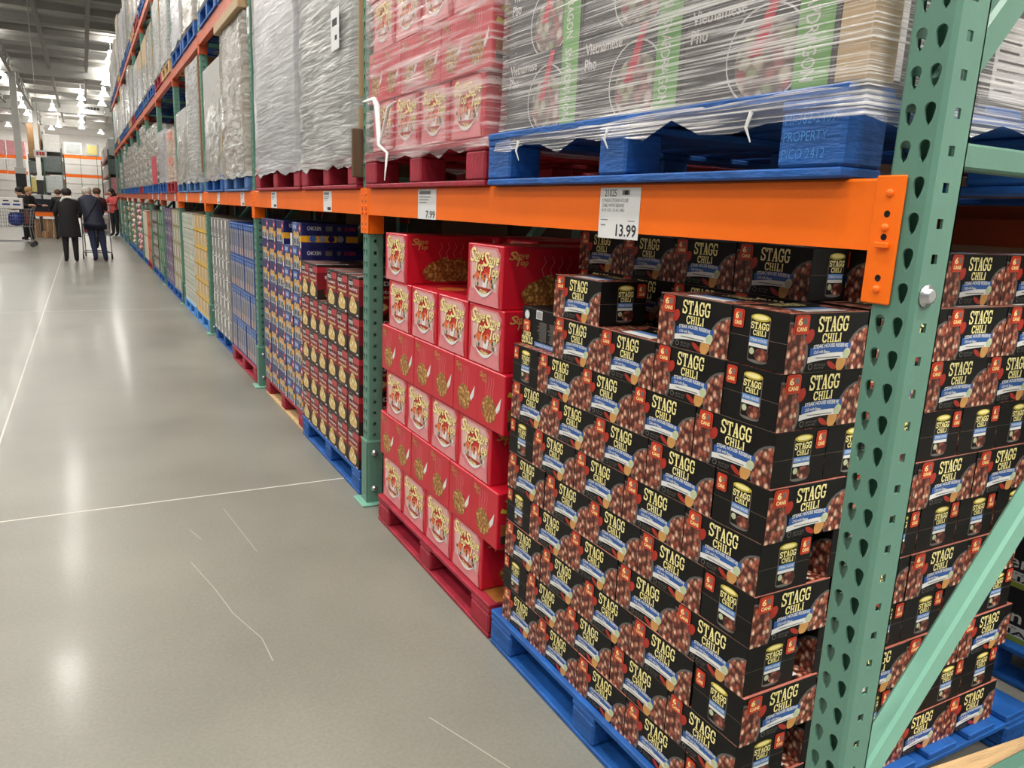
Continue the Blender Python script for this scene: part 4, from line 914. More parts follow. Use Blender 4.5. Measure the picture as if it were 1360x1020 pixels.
def wrap(x0, x1, y0, y1, z0, z1, seed, m, amp=.008, ns=10, nz=16, flare=.02, rag=.012, taper=0.0, fy=3.0, fz=9.0, lean=0.0):
    """film skin round a load: rounded box, drawn in under tension, ragged lower edge"""
    mb = MB(); per = []
    for (a, b, nrm) in (((x0, y1), (x0, y0), (-1, 0)), ((x0, y0), (x1, y0), (0, -1)), ((x1, y0), (x1, y1), (1, 0)), ((x1, y1), (x0, y1), (0, 1))):
        for i in range(ns): t = i / ns; per.append((a[0] + (b[0] - a[0]) * t, a[1] + (b[1] - a[1]) * t, nrm if i else None))
    n = len(per); vs = []; fs = []; cx, cy = (x0 + x1) / 2, (y0 + y1) / 2
    for k in range(nz + 1):
        t = k / nz; z = z0 + (z1 - z0) * t
        for i, (x, y, nr) in enumerate(per):
            s = i / n * 2 * (x1 - x0 + y1 - y0); d = amp * (noise.noise(Vector((s * fy + seed * 7.1, z * fz, seed))) + .6 * noise.noise(Vector((s * fy * 3 + seed, z * fz * 2.2, seed + 4))) + .7)
            if t < .12: d += flare * (1 - t / .12) ** 2
            zz = z + (rag * noise.noise(Vector((s * 14, seed, 1))) * 1.5 if k == 0 else 0)
            dx, dy = (nr if nr else (math.copysign(.7, x - cx), math.copysign(.7, y - cy))); q = 1 - taper * t
            vs.append((cx + (x - cx) * q + dx * d + lean * t, cy + (y - cy) * q + dy * d, zz))
    for k in range(nz):
        for i in range(n): j = (i + 1) % n; fs.append((k * n + i, k * n + j, (k + 1) * n + j, (k + 1) * n + i))
    mb.add(vs, fs, m, True)
    top = vs[-n:]; cen = (cx + lean, cy, z1 + .012)
    mb.add(top + [cen], [(i, (i + 1) % n, n) for i in range(n)], m, True)
    return mb
def load(loc, label, group): 
    r = bpy.data.objects.new('wrapped_load', None); COL.objects.link(r); r.location = loc; return tag(r, label, 'wrapped load', group)
GL = 'film wrapped pallet loads'
Z1 = LV[0] + .001
# pho load on the near blue pallet
PB1 = pallet(-.03, .135, Z1, 1.205, 1.16, .140, 'pallet_blue', 'thick blue pallet on the orange beam nearest the camera', 'pallets on the shelves', 2, seed=80)
r = load((-.012, .12, Z1 + .1405), 'wrapped grey noodle soup cartons on the blue pallet above the price card', GL)
PA, PBW, PHH = .375, .362, .182
def pho_front(p):
    w, h = p.w, p.h; u = lambda a: a * w; v = lambda a: a * h; F = 'carton_print'
    p.ell(u(.58), v(.36), u(.255), v(.46), 'pho_light', 0, F, 26); p.ell(u(.58), v(.36), u(.245), v(.44), 'pho_grey', 1, F, 26); p.ell(u(.60), v(.30), u(.21), v(.36), 'print_noodles', 2, F, 22)
    p.poly([(u(.62), v(.98)), (u(.68), v(.98)), (u(.56), v(.36)), (u(.48), v(.36))], 'pho_red', 3, F)
    p.rect(u(.77), 0, u(.97), h, 'pho_green', 3, F); p.text('SNAPDRAGON', u(.81), v(.06), u(.89), v(.94), 'pho_light', 4, 'lettering', .01, rot=3)
    p.text('Vietnamese', u(.05), v(.78), u(.44), v(.92), 'pho_light', 4, 'lettering', .02); p.text('Pho', u(.05), v(.60), u(.18), v(.74), 'pho_light', 4, 'lettering', .02)
    return p
def pho_near(p):
    w, h = p.w, p.h; F = 'carton_print'; rnd = random.Random(2)
    for a in (.08, .55):
        p.rect(w * a, h * .12, w * (a + .34), h * .88, 'pho_light', 0, F)
        for k in range(7): p.rect(w * (a + .03), h * (.2 + k * .09), w * (a + .28 - rnd.random() * .1), h * (.225 + k * .09), 'pho_grey', 1, F)
    return p
bm = MB().box(0, PA, 0, PBW, 0, PHH, 'pho_grey', .003); d = {}
pho_front(Pr(PBW, PHH)).lay(d, (0, PBW, 0), (0, -1, 0), (0, 0, 1), (-1, 0, 0)); pho_near(Pr(PA, PHH)).lay(d, (0, 0, 0), (1, 0, 0), (0, 0, 1), (0, -1, 0))
bm = bm.mesh('soup_carton'); d = {k: m.mesh(k) for k, m in d.items()}
for k in range(5):
    for (i, q) in ((0, 0), (1, 0), (2, 0), (0, 1), (0, 2)):
        c = ob('soup_carton', bm, r, (q * (PA + .003), .062 + i * (PBW + .002), .002 + k * (PHH + .001)))
        for nm, me in d.items(): ob(nm, me, c)
ob('corner_board', MB().box(-.006, .06, .0, .058, .002, .93, 'kraft_tan', .002), r, label='tan corner board')
ob('stretch_wrap', wrap(-.008, 1.135, -.006, 1.165, -.05, .95, 3, 'film_clear', .004, 14, 22, .018, .03), r, label='clear stretch film with fine streaks')
for k, (y, l) in enumerate(((.20, .05), (.62, .04), (1.02, .05))):
    ob('film_strand', MB().tube([(-.03, y, -.03), (-.034, y + .006, -.03 - l * .5), (-.03, y - .004, -.03 - l)], [.004, .003, .001], 'film_strand', 5), r)
fs_ = MB(); rq = random.Random(9)
for k in range(9): x = .11 + rq.random() * .05; fs_.tube([(x, -.014, .10), (x + .01 + rq.random() * .02, -.02, .04), (x + .02 + rq.random() * .03, -.016, -.03 - rq.random() * .05)], [.0035, .003, .001], 'film_strand', 4)
ob('film_strand', fs_, r, (0, 0, 0), kind='stuff')
d = {}; st_ = Pr(.13, .09)
for k_, t_ in enumerate(('MI-362-2409', 'PROPERTY', 'PICO 2412')): st_.text(t_, .012, .066 - k_ * .027, (.112, .100, .098)[k_], .082 - k_ * .027, 'pallet_stamp', 0, 'stamped_lettering', .0)
st_.lay(d, (-.0005, .13, .018), (0, -1, 0), (0, 0, 1), (-1, 0, 0)); ob('stamped_lettering', d['stamped_lettering'], PB1)
# red stuffing load
pallet(-.025, 1.372, Z1, 1.10, 1.16, .135, 'pallet_red', 'chipped red pallet on the orange beam beside the blue one', 'pallets on the shelves', 2, seed=81)
r = load((-.01, 1.375, Z1 + .1355), 'wrapped red stuffing cases on the red pallet over the beam', GL)
def part_case(proto, parent, loc, rz):
    c = ob(proto.name, proto.root, parent, loc, (0, 0, rz))
    for nm, me, l in proto.parts: ob(nm, me, c, l)
for k in range(6):
    z = .004 + k * (SH + .001)
    if k % 2 == 0:
        for i in range(4): part_case(STUF_D, r, (SD / 2, .04 + SW / 2 + i * (SW + .018), z), 0)
        part_case(STUF_D, r, (SD * 1.5 + .004, .04 + SW / 2, z), 0)
    else:
        for i in range(3): part_case(STUF_E, r, (SW / 2 - .004, -.002 + SD / 2 + i * (SD + .004), z), math.pi / 2)
        for q in (1, 2): part_case(STUF_E, r, (SW / 2 + q * (SW + .003), -.002 + SD / 2, z), math.pi / 2)
ob('stretch_wrap', wrap(-.012, .98, -.012, 1.085, -.035, 1.15, 11, 'film_red', .006, 14, 22, .012, .02), r, label='clear stretch film pulled into slanting folds')
ob('film_strand', MB().tube([(-.03, 1.08, .20), (-.034, .93, .195), (-.034, .90, .17), (-.034, .87, .02), (-.034, .78, -.01), (-.036, .80, -.11)], [.004, .010, .012, .009, .006, .002], 'film_strand', 6), r, label='twisted white film tail')
ob('film_strand', MB().tube([(-.032, .70, .165), (-.036, .76, .15), (-.034, .82, .08), (-.034, .86, .03)], [.003, .007, .006, .004], 'film_strand', 6), r, label='twisted white film tail')
# generic loads --------------------------------------------------------------
_CB = {}
def cbox(a, b, h, m):
    k = (round(a, 3), round(b, 3), round(h, 3), m)
    if k not in _CB: _CB[k] = MB().box(0, a, 0, b, 0, h, m, .006).mesh('carton')
    return _CB[k]
def gload(lv, y0, w, h, fm, cm, label, ny=2, nz=3, seed=0, pc='pallet_blue', ph=.135, det=0, amp=.012, side=None, plabel=None, taper=.0, flare=.010, ns=8, nzs=14, d=1.08, lean=0., caplid=None):
    z = LV[lv] + .001
    pallet(-.02, y0, z, w, 1.15, ph, pc, plabel, 'pallets on the shelves', det, seed=seed)
    r = load((-.005, y0 + .01, z + ph + .0005), label, GL); w2 = w - .02
    for k in range(nz):
        for i in range(ny): ob('carton', cbox(d, w2 / ny - .004, h / nz - .002, cm), r, (0, .002 + i * w2 / ny, .003 + k * h / nz))
    if side: ob('side_sheet', MB().box(-.004, d, -.010, -.004, .0, h * 1.0, side, .001), r, label='brown cardboard side sheet')
    if caplid: ob('cardboard_cap', MB().box(-.05, d + .03, -.03, w2 + .03, h - .06, h + .02, caplid, .006), r, label='tan cardboard cap')
    ob('stretch_wrap', wrap(-.008, d + .01, (-.001 if side else -.012), w2 + .012, -.04 if det else .003, h * (.94 if caplid else 1.005), seed, fm, amp, ns, nzs, flare, .03, taper, lean=lean), r)
    return r
LN = ['lower shelf', 'middle shelf', 'top shelf']
r = gload(0, P + .10, .97, 1.18, 'film_white', 'white_box', 'tall white wrapped cartons with paper labels beside the second post', 5, 5, 21, 'pallet_red', .135, 1, .012, 'kraft_tan', 'dull red pallet under the labelled white wrapped cartons', ns=12, nzs=24)
for k, (z, s) in enumerate(((.46, 1.0), (.86, 1.0))):
    l = ob('shipping_label', MB().box(-.028, -.026, .20, .32, z, z + .17, 'tag_white'), r, label='white shipping label')
    ob('label_print', MB().box(-.0285, -.028, .225, .30, z + .10, z + .13, 'tag_black'), l); ob('label_print', MB().box(-.0285, -.028, .225, .26, z + .04, z + .06, 'tag_black'), l)
ob('film_strand', MB().box(-.04, .30, -.035, -.018, -.09, .11, 'kraft_dark', .004), r, label='dark loose corner of film')
r = gload(0, P + 1.12, 1.22, 1.19, 'film_smooth', 'white_box', 'smooth white wrapped load beside the labelled cartons', 1, 1, 22, 'pallet_red', .135, 1, .006, None, 'red pallet under the smooth white load', ns=12, nzs=20)
l = ob('shipping_label', MB().box(-.032, -.030, 1.20, 1.27, .86, 1.02, 'tag_white'), r, label='white shipping label'); ob('label_print', MB().box(-.0325, -.032, 1.215, 1.255, .90, .96, 'tag_grey'), l)
spec1 = [ # bay, half, h, film, carton, desc, ny, nz, pallet, side, taper, cap
    (2, 0, 1.13, 'film_crinkle', 'kraft_tan', 'crinkled grey wrapped tower with tan cap', 1, 2, 'pallet_paleblue', None, .0, 'kraft_tan'),
    (2, 1, .95, 'film_shine', 'white_box', 'shiny wrapped load with bare tan side', 1, 1, 'pallet_blue', 'kraft_tan', .05, None),
    (3, 0, 1.14, 'film_white', 'white_box', 'tall silvery wrapped load with brown edge', 1, 3, 'pallet_paleblue', 'kraft', .03, None),
    (3, 1, .78, 'film_shine', 'white_box', 'lower silvery wrapped load', 2, 2, 'pallet_paleblue', None, .04, None),
    (4, 0, .66, 'film_clear', 'pack_blush', 'wrapped tan and orange printed cartons', 2, 4, 'pallet_red', None, 0, None),
    (4, 1, .72, 'film_smooth', 'white_box', 'white cardboard wrapped load', 2, 2, 'pallet_blue', None, 0, None)]
for bay, hf, h, fm, cm, desc, ny, nz, pc, sd, tp, cp in spec1:
    rr_ = gload(0, bay * P + (.14, 1.29)[hf], 1.06, h, fm, cm, '%s on the lower shelf, %s bay' % (desc, ORD[bay + 1]), ny, nz, 30 + bay * 2 + hf, pc, .135, 1 if bay < 4 else 0, .012, sd, '%s pallet under the %s' % ({'pallet_paleblue': 'pale blue', 'pallet_blue': 'blue', 'pallet_red': 'red'}[pc], desc), tp, caplid=cp)
    if (bay, hf) == (4, 0):
        for k in range(4): ob('orange_panel', MB().box(-.009, -.006, .25, .85, .05 + k * .16, .15 + k * .16, 'orange_box' if k % 2 else 'kraft_tan'), rr_)
def bagload(bay, hf, rows, m, desc, pc='pallet_blue', panel=None):
    y0 = bay * P + (.13, 1.27)[hf]; z = LV[0] + .001
    pallet(-.02, y0, z, 1.09, 1.15, .135, pc, 'pallet under the %s, %s bay' % (desc, ORD[bay + 1]), 'pallets on the shelves', 0, seed=bay)
    r = load((-.005, y0 + .01, z + .1355), '%s on the lower shelf, %s bay %s half' % (desc, ORD[bay + 1], ('near', 'far')[hf]), 'bagged loads on the lower shelf')
    pm = [pillow(.52, .54, .15, mm).mesh('sack') for mm in m]
    for k in range(rows):
        for i in range(2):
            for q in range(2): ob('sack', pm[(k + i) % len(pm)], r, (.26 + q * .5, .27 + i * .53, k * .1502))
    ob('stretch_wrap', wrap(-.012, 1.06, -.01, 1.08, .0, rows * .1502 + .004, bay * 3 + hf, 'film_bag', .012, 6, 10, .0, .0), r)
    if panel: ob('red_panel', MB().box(-.03, -.01, .1, .9, .0, .42, panel), r)
bagload(5, 0, 6, ['soft_white', 'pale_bottle'], 'white sacks with a red front panel', panel='rose_pack')
bagload(5, 1, 6, ['pale_bottle', 'kraft_pale'], 'grey white sacks'); bagload(6, 0, 7, ['soft_white', 'kraft_pale'], 'cream sacks'); bagload(6, 1, 5, ['soft_white'], 'plain white sacks', 'pallet_red')
bagload(7, 0, 6, ['soft_white', 'pack_blush'], 'white and blush sacks'); bagload(7, 1, 6, ['soft_white'], 'white sacks'); bagload(8, 0, 6, ['pack_blush', 'soft_white'], 'blush striped sacks'); bagload(8, 1, 5, ['soft_white', 'pale_bottle'], 'pale sacks'); bagload(9, 0, 6, ['soft_white', 'rose_pack'], 'white sacks with red ends'); bagload(10, 0, 5, ['soft_white'], 'far white sacks')
rl = random.Random(12)
fils = ['film_white', 'film_shine', 'film_crinkle', 'film_smooth', 'film_white']; adj = {'film_white': 'white', 'film_shine': 'shiny', 'film_crinkle': 'crinkled', 'film_smooth': 'smooth pale'}
pcs = ['pallet_blue', 'pallet_blue', 'pallet_red', 'pallet_paleblue', 'pallet_blue', 'pallet_wood']; pcn = {'pallet_blue': 'blue', 'pallet_red': 'red', 'pallet_paleblue': 'pale blue', 'pallet_wood': 'bare wood'}
for lv, b0 in ((1, 2), (2, 4)):
    for bay in range(b0, BAYS):
        for hf in (0, 1):
            if (lv, bay, hf) in ((1, 11, 1),): continue
            fm = fils[(bay * 2 + hf + lv) % 5]; pc = pcs[(bay + hf * 3 + lv) % 6]; h = rl.uniform(.85, 1.16) if lv == 1 else rl.uniform(1.0, 1.5)
            sd = 'kraft_tan' if (bay + hf + lv) % 3 == 0 else None
            gload(lv, bay * P + (.14, 1.29)[hf], 1.06, h, fm, 'white_box' if (bay + hf) % 3 else 'kraft_tan', '%s wrapped load on the %s, %s bay, %s half' % (adj[fm], LN[lv], ORD[bay + 1], ('near', 'far')[hf]), 1 + hf, 2, 50 + lv * 30 + bay * 2 + hf, pc, .135, 0, .014, sd, '%s pallet on the %s, %s bay, %s half' % (pcn[pc], LN[lv], ORD[bay + 1], ('near', 'far')[hf]), rl.uniform(0, .06), ns=6, nzs=10)
# ---------------------------------------------------------------- price cards on the beam
def price(y_hi, w, z0, z1, lines, big, label):
    h = z1 - z0; d = {}; p = Pr(w, h); T = 'print'
    if lines:
        p.text(lines[0], w * .12, h * .83, w * .42, h * .97, 'tag_black', 0, T, .0); p.rect(w * .56, h * .86, w * .74, h * .95, 'tag_grey', 0, T); p.rect(w * .62, h * .86, w * .70, h * .95, 'tag_black', 1, T)
        for k, t in enumerate(lines[1:4]): p.text(t, w * .06, h * (.72 - k * .10), w * (.72, .62, .64)[k], h * (.79 - k * .10), 'tag_grey', 0, T, .01)
        p.rect(w * .05, h * .36, w * .24, h * .375, 'tag_grey', 0, T); p.text('2.4 BZ', w * .06, h * .24, w * .18, h * .30, 'tag_grey', 0, T, .0) if False else None
        p.rect(w * .06, h * .25, w * .18, h * .275, 'tag_grey', 0, T); p.rect(w * .74, h * .35, w * .90, h * .365, 'tag_grey', 0, T)
    else:
        p.rect(w * .08, h * .82, w * .7, h * .93, 'tag_grey', 0, T)
        for k in range(3): p.rect(w * .08, h * (.72 - k * .09), w * (.7 - .1 * k), h * (.75 - k * .09), 'tag_grey', 0, T)
    if big: p.text(big, w * .46, h * .05, w * .95, h * .29, 'tag_black', 1, T, .012)
    else: p.rect(w * .5, h * .08, w * .9, h * .22, 'tag_black', 1, T)
    p.lay(d, (-.0006, 0, 0), (0, -1, 0), (0, 0, 1), (-1, 0, 0))
    o = ob('price_card', MB().box(-.0006, 0, -w, 0, 0, h, 'tag_white'), None, (-.0044, y_hi, z0)); tag(o, label, 'price card', 'price cards on the orange beam')
    ob('lettering', d[T], o)
price(.805, .150, 1.289, 1.401, ['21025', 'STAGG STEAKHOUSE', 'CHILI WITH BEANS', '6/15 OZ  (5.62 LBS)'], '13.99', 'large white price card reading 13.99 above the black chili cases')
price(1.935, .165, 1.302, 1.405, ['28877', 'STOVE TOP CHICKEN', 'STUFFING MIX', ''], '7.99', 'white price card reading 7.99 above the red stuffing cases') if False else price(1.935, .165, 1.302, 1.405, None, '7.99', 'white price card reading 7.99 above the red stuffing cases')
for k, (y, w) in enumerate(((3.20, .15), (4.44, .16), (5.55, .15), (6.75, .15), (7.95, .15), (9.2, .15), (10.5, .15), (11.7, .15), (13.1, .15), (14.3, .15))):
    price(y, w, 1.305, 1.403, None, None, 'small white price card on the orange beam, %s past the 7.99 card' % ORD[k + 1])
# ---------------------------------------------------------------- far racks, display table, sign
mat('wrap_grey', (168, 172, 170), .35, .15, 5); mat('wrap_dark', (92, 98, 98), .4, .2, 5); mat('goods_red', (176, 52, 58), .45, .15, 6); mat('goods_pink', (206, 140, 146), .45, .15, 6); mat('goods_brown', (128, 96, 60), .5, .15, 6); mat('goods_white', (214, 212, 208), .45, .12, 8); mat('goods_yellow', (204, 190, 120), .45, .15, 6)
mat('cloth_navy', (22, 24, 36), .8, .1, 10); mat('steel_dark', (70, 72, 74), .4, .1, metal=.5)
def far_rack(name_lab, x0, x1, y0, y1, levels, end_goods, side_cols):
    r = bpy.data.objects.new('storage_rack', None); COL.objects.link(r); r.location = (x0, y0, 0); tag(r, name_lab, 'rack frame', 'far rack frames')
    w = x1 - x0; L = y1 - y0; zt = levels[-1] + .3
    for x in (0, w - .07):
        for y in (0, L - .07): ob('post', MB().box(x, x + .07, y, y + .07, 0, zt, 'rack_green_dark'), r)
    for z in levels:
        for x in (-.004, w - .044): ob('beam', MB().box(x, x + .05, .07, L - .07, z - .1, z, 'beam_orange_worn'), r)
        ob('wire_deck', MB().box(.05, w - .05, 0, L, z - .02, z + .002, 'steel_dark'), r)
    rnd = random.Random(int(x0 * 10)); k = 0
    zs = [0] + list(levels)
    for li_, (z, (m, h, desc)) in enumerate(zip(zs, end_goods)):
        n = max(3, int(L / 1.2))
        for i in range(n):
            yy = y0 + .09 + i * (L - .20) / n; hh = h if i == 0 else h * rnd.uniform(.75, 1.0); mm = m if i == 0 else rnd.choice(side_cols)
            b = MB().box(.078, w - .078, 0, (L - .20) / n - .03, 0, hh, mm, .02)
            o = ob('stacked_goods', b, None, (x0, yy, z + .003)); tag(o, '%s, level %s, %s from the front' % (desc, ('one', 'two', 'three', 'four', 'five')[li_], ORD[i + 1]), 'goods', desc)
            q = 4
            for c in range(q):
                ob('goods_panel', MB().box(.066, .08, .04 + c * ((L - .20) / n - .05) / q, .02 + (c + 1) * ((L - .20) / n - .05) / q, .03, hh - .03, rnd.choice(side_cols)), o)
            if i == 0:
                for c in range(3): ob('goods_panel', MB().box(.08 + c * (w - .16) / 3, .06 + (c + 1) * (w - .16) / 3, -.012, .01, .04, hh - .04, mm), o)
    return r
far_rack('far rack end left of the aisle with white wrapped block on top', -3.67, -2.34, 73, 83, (1.36, 2.99, 4.55), [('goods_white', 1.1, 'boxed goods in the rack left of the aisle end'), ('wrap_grey', 1.35, 'boxed goods in the rack left of the aisle end'), ('wrap_dark', 1.25, 'boxed goods in the rack left of the aisle end'), ('goods_white', 1.35, 'boxed goods in the rack left of the aisle end')], ['goods_white', 'goods_white', 'goods_red', 'goods_brown', 'wrap_grey'])
far_rack('far rack end with tall brown box on top behind the white column', -4.78, -3.72, 75, 84, (1.36, 2.88, 4.05), [('goods_white', 1.0, 'boxed goods in the rack behind the white column'), ('goods_yellow', 1.2, 'boxed goods in the rack behind the white column'), ('wrap_dark', .95, 'boxed goods in the rack behind the white column'), ('goods_brown', 2.7, 'boxed goods in the rack behind the white column')], ['goods_white', 'wrap_dark', 'goods_brown'])
far_rack('far rack end beyond the tall orange rack with green grey wrapped blocks', .14, .78, 44, 60, (1.45, 2.4, 3.3), [('goods_white', 1.0, 'wrapped goods in the rack beyond the main one'), ('goods_pink', .8, 'wrapped goods in the rack beyond the main one'), ('wrap_dark', .75, 'wrapped goods in the rack beyond the main one'), ('wrap_grey', .85, 'wrapped goods in the rack beyond the main one')], ['goods_white', 'goods_white', 'goods_white', 'goods_red'])
for i, x in enumerate((-2.45, -1.05, .35)):   # rack along the back wall
    for k, z in enumerate((3.2, 4.95)):
        b = ob('wall_beam', MB().box(0, 1.36, -.05, .05, -.28, 0, 'beam_orange'), None, (x, 86, z)); tag(b, 'orange beam along the far wall, %s level, %s from the left' % (('lower', 'upper')[k], ORD[i + 1]), 'rack beam', 'orange beams at the far wall')
    p_ = ob('wall_post', MB().box(-.04, .0, -.06, .06, 0, 5.1, 'rack_green_dark'), None, (x, 86.1, 0)); tag(p_, 'green post of the far wall rack, %s from the left' % ORD[i + 1], 'rack upright', 'posts at the far wall')
for i, x in enumerate((-8.6, -7.0)):
    for k, z in enumerate((3.2, 4.6)):
        b = ob('wall_beam', MB().box(0, 1.56, -.05, .05, -.28, 0, 'beam_orange'), None, (x, 86, z)); tag(b, 'orange beam left of the white column, %s level, %s' % (('lower', 'upper')[k], ('outer', 'inner')[i]), 'rack beam', 'orange beams at the far wall')
        o = ob('stacked_goods', MB().box(.06, 1.5, 0, 1.1, 0, (1.05, 1.3)[k], ('goods_white', 'goods_pink')[k], .03), None, (x, 86, z + .002)); tag(o, '%s boxed goods left of the white column, %s' % (('pale', 'pinkish')[k], ('outer', 'inner')[i]), 'goods', 'goods at the far wall')
for i, (x, w, m, m2, s) in enumerate(((-2.35, 1.5, 'goods_white', 'wrap_grey', 'pale wrapped block on the far wall shelf'), (-.55, 1.1, 'wrap_grey', 'goods_yellow', 'wrapped block with yellow print on the far wall shelf'))):
    o = ob('stacked_goods', MB().box(0, w, 0, 1.1, 0, 1.15, m, .04), None, (x, 85.9, 4.955)); tag(o, s, 'goods', 'goods at the far wall'); ob('goods_panel', MB().box(.15, w - .15, -.02, .02, .15, 1.0, m2), o)
for i, x in enumerate((-2.2, -1.2, -.3, .6)):
    o = ob('stacked_goods', MB().box(0, .85, 0, .9, 0, .95, ('wrap_grey', 'wrap_dark')[i % 2], .03), None, (x, 86.2, 0)); tag(o, '%s low stack under the far wall rack, %s from the left' % (('grey', 'dark grey')[i % 2], ORD[i + 1]), 'goods', 'goods at the far wall')
sg = ob('hanging_sign', MB().box(-.20, .20, -.02, .02, -.12, .12, 'goods_white', .01), None, (-2.28, 32, 2.68)); tag(sg, 'white hanging sign with red lettering left of the rack end', 'sign')
for k, (a, b) in enumerate(((-.12, -.05), (-.03, .04), (.05, .13))): ob('lettering', MB().box(a, b, -.023, -.019, -.06, .06, 'goods_red'), sg)
ob('sign_pole', MB().tube([(0, 0, .12), (0, 0, 5.85)], .012, 'roof_steel', 6), sg)
# demo table: navy cloth over an orange beam frame, cartons underneath
t = bpy.data.objects.new('display_table', None); COL.objects.link(t); t.location = (-2.56, 27.0, 0); tag(t, 'display table with navy cloth over an orange beam behind the dark coat', 'table')
ob('tabletop', MB().box(0, .92, 0, .9, 1.10, 1.14, 'steel_dark'), t)
cl = MB(); n = 24
for i in range(n):
    a = i / n * .92; b = (i + 1) / n * .92; da = .012 * math.sin(a * 55); db = .012 * math.sin(b * 55)
    cl.add([(a, -.02 + da, .78), (b, -.02 + db, .78), (b, -.012, 1.145), (a, -.012, 1.145)], [(0, 1, 2, 3)], 'cloth_navy', True)
cl.box(-.01, .93, -.012, .91, 1.141, 1.15, 'cloth_navy')
ob('table_cloth', cl, t); ob('beam', MB().box(0, .92, .0, .05, .64, .78, 'beam_orange'), t)
for x in (0, .30, .87): ob('leg', MB().box(x, x + .05, .0, .05, 0, .64, 'steel_dark'), t); ob('leg', MB().box(x, x + .05, .85, .9, 0, 1.1, 'steel_dark'), t)
for i, (x, w, h, y, s) in enumerate(((-2.50, .22, .56, 27.08, 'tall brown carton under the display table, left'), (-2.20, .26, .56, 27.08, 'tall brown carton under the display table, middle'), (-1.92, .26, .56, 27.08, 'brown carton with red mark under the display table'), (-2.22, .17, .20, 26.7, 'small tan box on the floor before the display table'))):
    o = ob('carton', MB().box(0, w, 0, min(.4, w * 1.3), 0, h, 'kraft', .006), None, (x, y, 0)); tag(o, s, 'carton', 'cartons under the display table'); ob('tape', MB().box(w * .45, w * .55, -.001, .01, 0, h, 'kraft_pale'), o)
    if i == 2: ob('red_mark', MB().box(w * .3, w * .6, -.003, .0, h * .18, h * .38, 'goods_red'), o)
for i, (x, w, m) in enumerate(((-2.48, .30, 'wrap_grey'), (-2.12, .40, 'goods_white'))):
    o = ob('sample_tray', MB().box(0, w, 0, .3, 0, .13, m, .01), None, (x, 27.1, 1.1505)); tag(o, ('grey sample tray on the navy table, left', 'white sample tray on the navy table, right')[i], 'tray', 'trays on the table'); ob('tray_rim', MB().box(-.01, w + .01, -.01, .31, .11, .13, 'goods_white'), o)
# ---------------------------------------------------------------- shopping carts
mat('cart_wire', (150, 150, 152), .3, .1, metal=.7); mat('cart_red', (160, 30, 40), .4, .05); mat('rubber', (40, 40, 42), .6, .1)
def cart(loc, rz, label):
    """local +x is the front of the cart, handle at x = 0"""
    r = bpy.data.objects.new('shopping_cart', None); COL.objects.link(r); r.location = loc; r.rotation_euler = (0, 0, rz); tag(r, label, 'cart', 'shopping carts')
    L, z0, z1 = .95, .46, .92; w0, w1 = .27, .22; b = MB()
    def hw(x): return w0 + (w1 - w0) * x / L
    for k in range(20):
        x = L * k / 19; zb = z0 + .04 * (1 - x / L)
        b.tube([(x, -hw(x), z1), (x, -hw(x) * .9, zb), (x, hw(x) * .9, zb), (x, hw(x), z1)], .0035, 'cart_wire', 4, False)
    for k in range(6):
        z = z0 + .04 + (z1 - z0 - .04) * k / 5; q = .9 + .1 * k / 5
        b.tube([(0, -w0 * q, z), (L, -w1 * q, z), (L, w1 * q, z), (0, w0 * q, z), (0, -w0 * q, z)], .006 if k == 5 else .0035, 'cart_wire', 5, False)
    for k in range(8): y = -.2 + .4 * k / 7; b.tube([(0, y, z0 + .04), (L, y * .8, z0)], .0035, 'cart_wire', 4, False); b.tube([(L, y * .9, z0), (L, y, z1)], .0035, 'cart_wire', 4, False)
    ob('basket', b, r, kind='stuff')
    f = MB()
    for s in (-1, 1):
        f.tube([(-.06, s * .26, 1.0), (0, s * .26, .9), (.06, s * .26, .46), (.02, s * .27, .13)], .012, 'cart_wire', 6)
        f.tube([(.02, s * .27, .13), (.9, s * .20, .13), (.92, s * .20, .30), (.80, s * .20, .46)], .012, 'cart_wire', 6)
    f.tube([(.02, -.27, .14), (.02, .27, .14)], .012, 'cart_wire', 6); f.tube([(.9, -.2, .13), (.9, .2, .13)], .012, 'cart_wire', 6); ob('frame', f, r, kind='stuff')
    ob('handle', MB().tube([(-.06, -.27, 1.0), (-.06, .27, 1.0)], .017, 'cart_red', 8), r)
    ob('child_seat', MB().box(.12, .13, -.22, .22, .56, .90, 'cart_red', .003), r)
    wl = MB().tube([(0, -.014, .06), (0, .014, .06)], .06, 'rubber', 14); wm = wl.mesh('wheel'); cm_ = MB().tube([(0, 0, .06), (.02, 0, .14)], .014, 'cart_wire', 6).mesh('caster_fork')
    for x, y in ((.02, -.27), (.02, .27), (.88, -.2), (.88, .2)):
        wo = ob('wheel', wm, r, (x, y, 0)); ob('caster_fork', cm_, wo)
    return r
cart((-2.20, 22.35, 0), math.pi - .06, 'shopping cart side on at the left edge with white box on it')
cart((-.86, 18.12, 0), math.pi / 2 + .03, 'shopping cart pushed by the grey haired person in navy')
o = ob('drink_case', MB().box(-.24, .24, -.14, .14, 0, .26, 'goods_white', .008), None, (-2.62, 22.33, .925)); tag(o, 'white drinks case with blue print on the left cart', 'case')
for k in (-1, 1): ob('label_print', MB().box(k * .11 - .08, k * .11 + .08, -.143, -.139, .08, .12, 'carton_royal'), o); ob('label_print', MB().box(k * .11 - .06, k * .11 + .06, -.143, -.139, .17, .20, 'tag_black'), o)
o = ob('blue_bag', pillow(.34, .26, .34, 'carton_royal'), None, (-2.56, 22.37, .505)); tag(o, 'dark blue package inside the left cart', 'bag')
o = ob('white_bag', pillow(.26, .30, .34, 'goods_white'), None, (-1.0, 18.5, .505)); tag(o, 'white plastic bag in the cart between the two shoppers', 'bag')
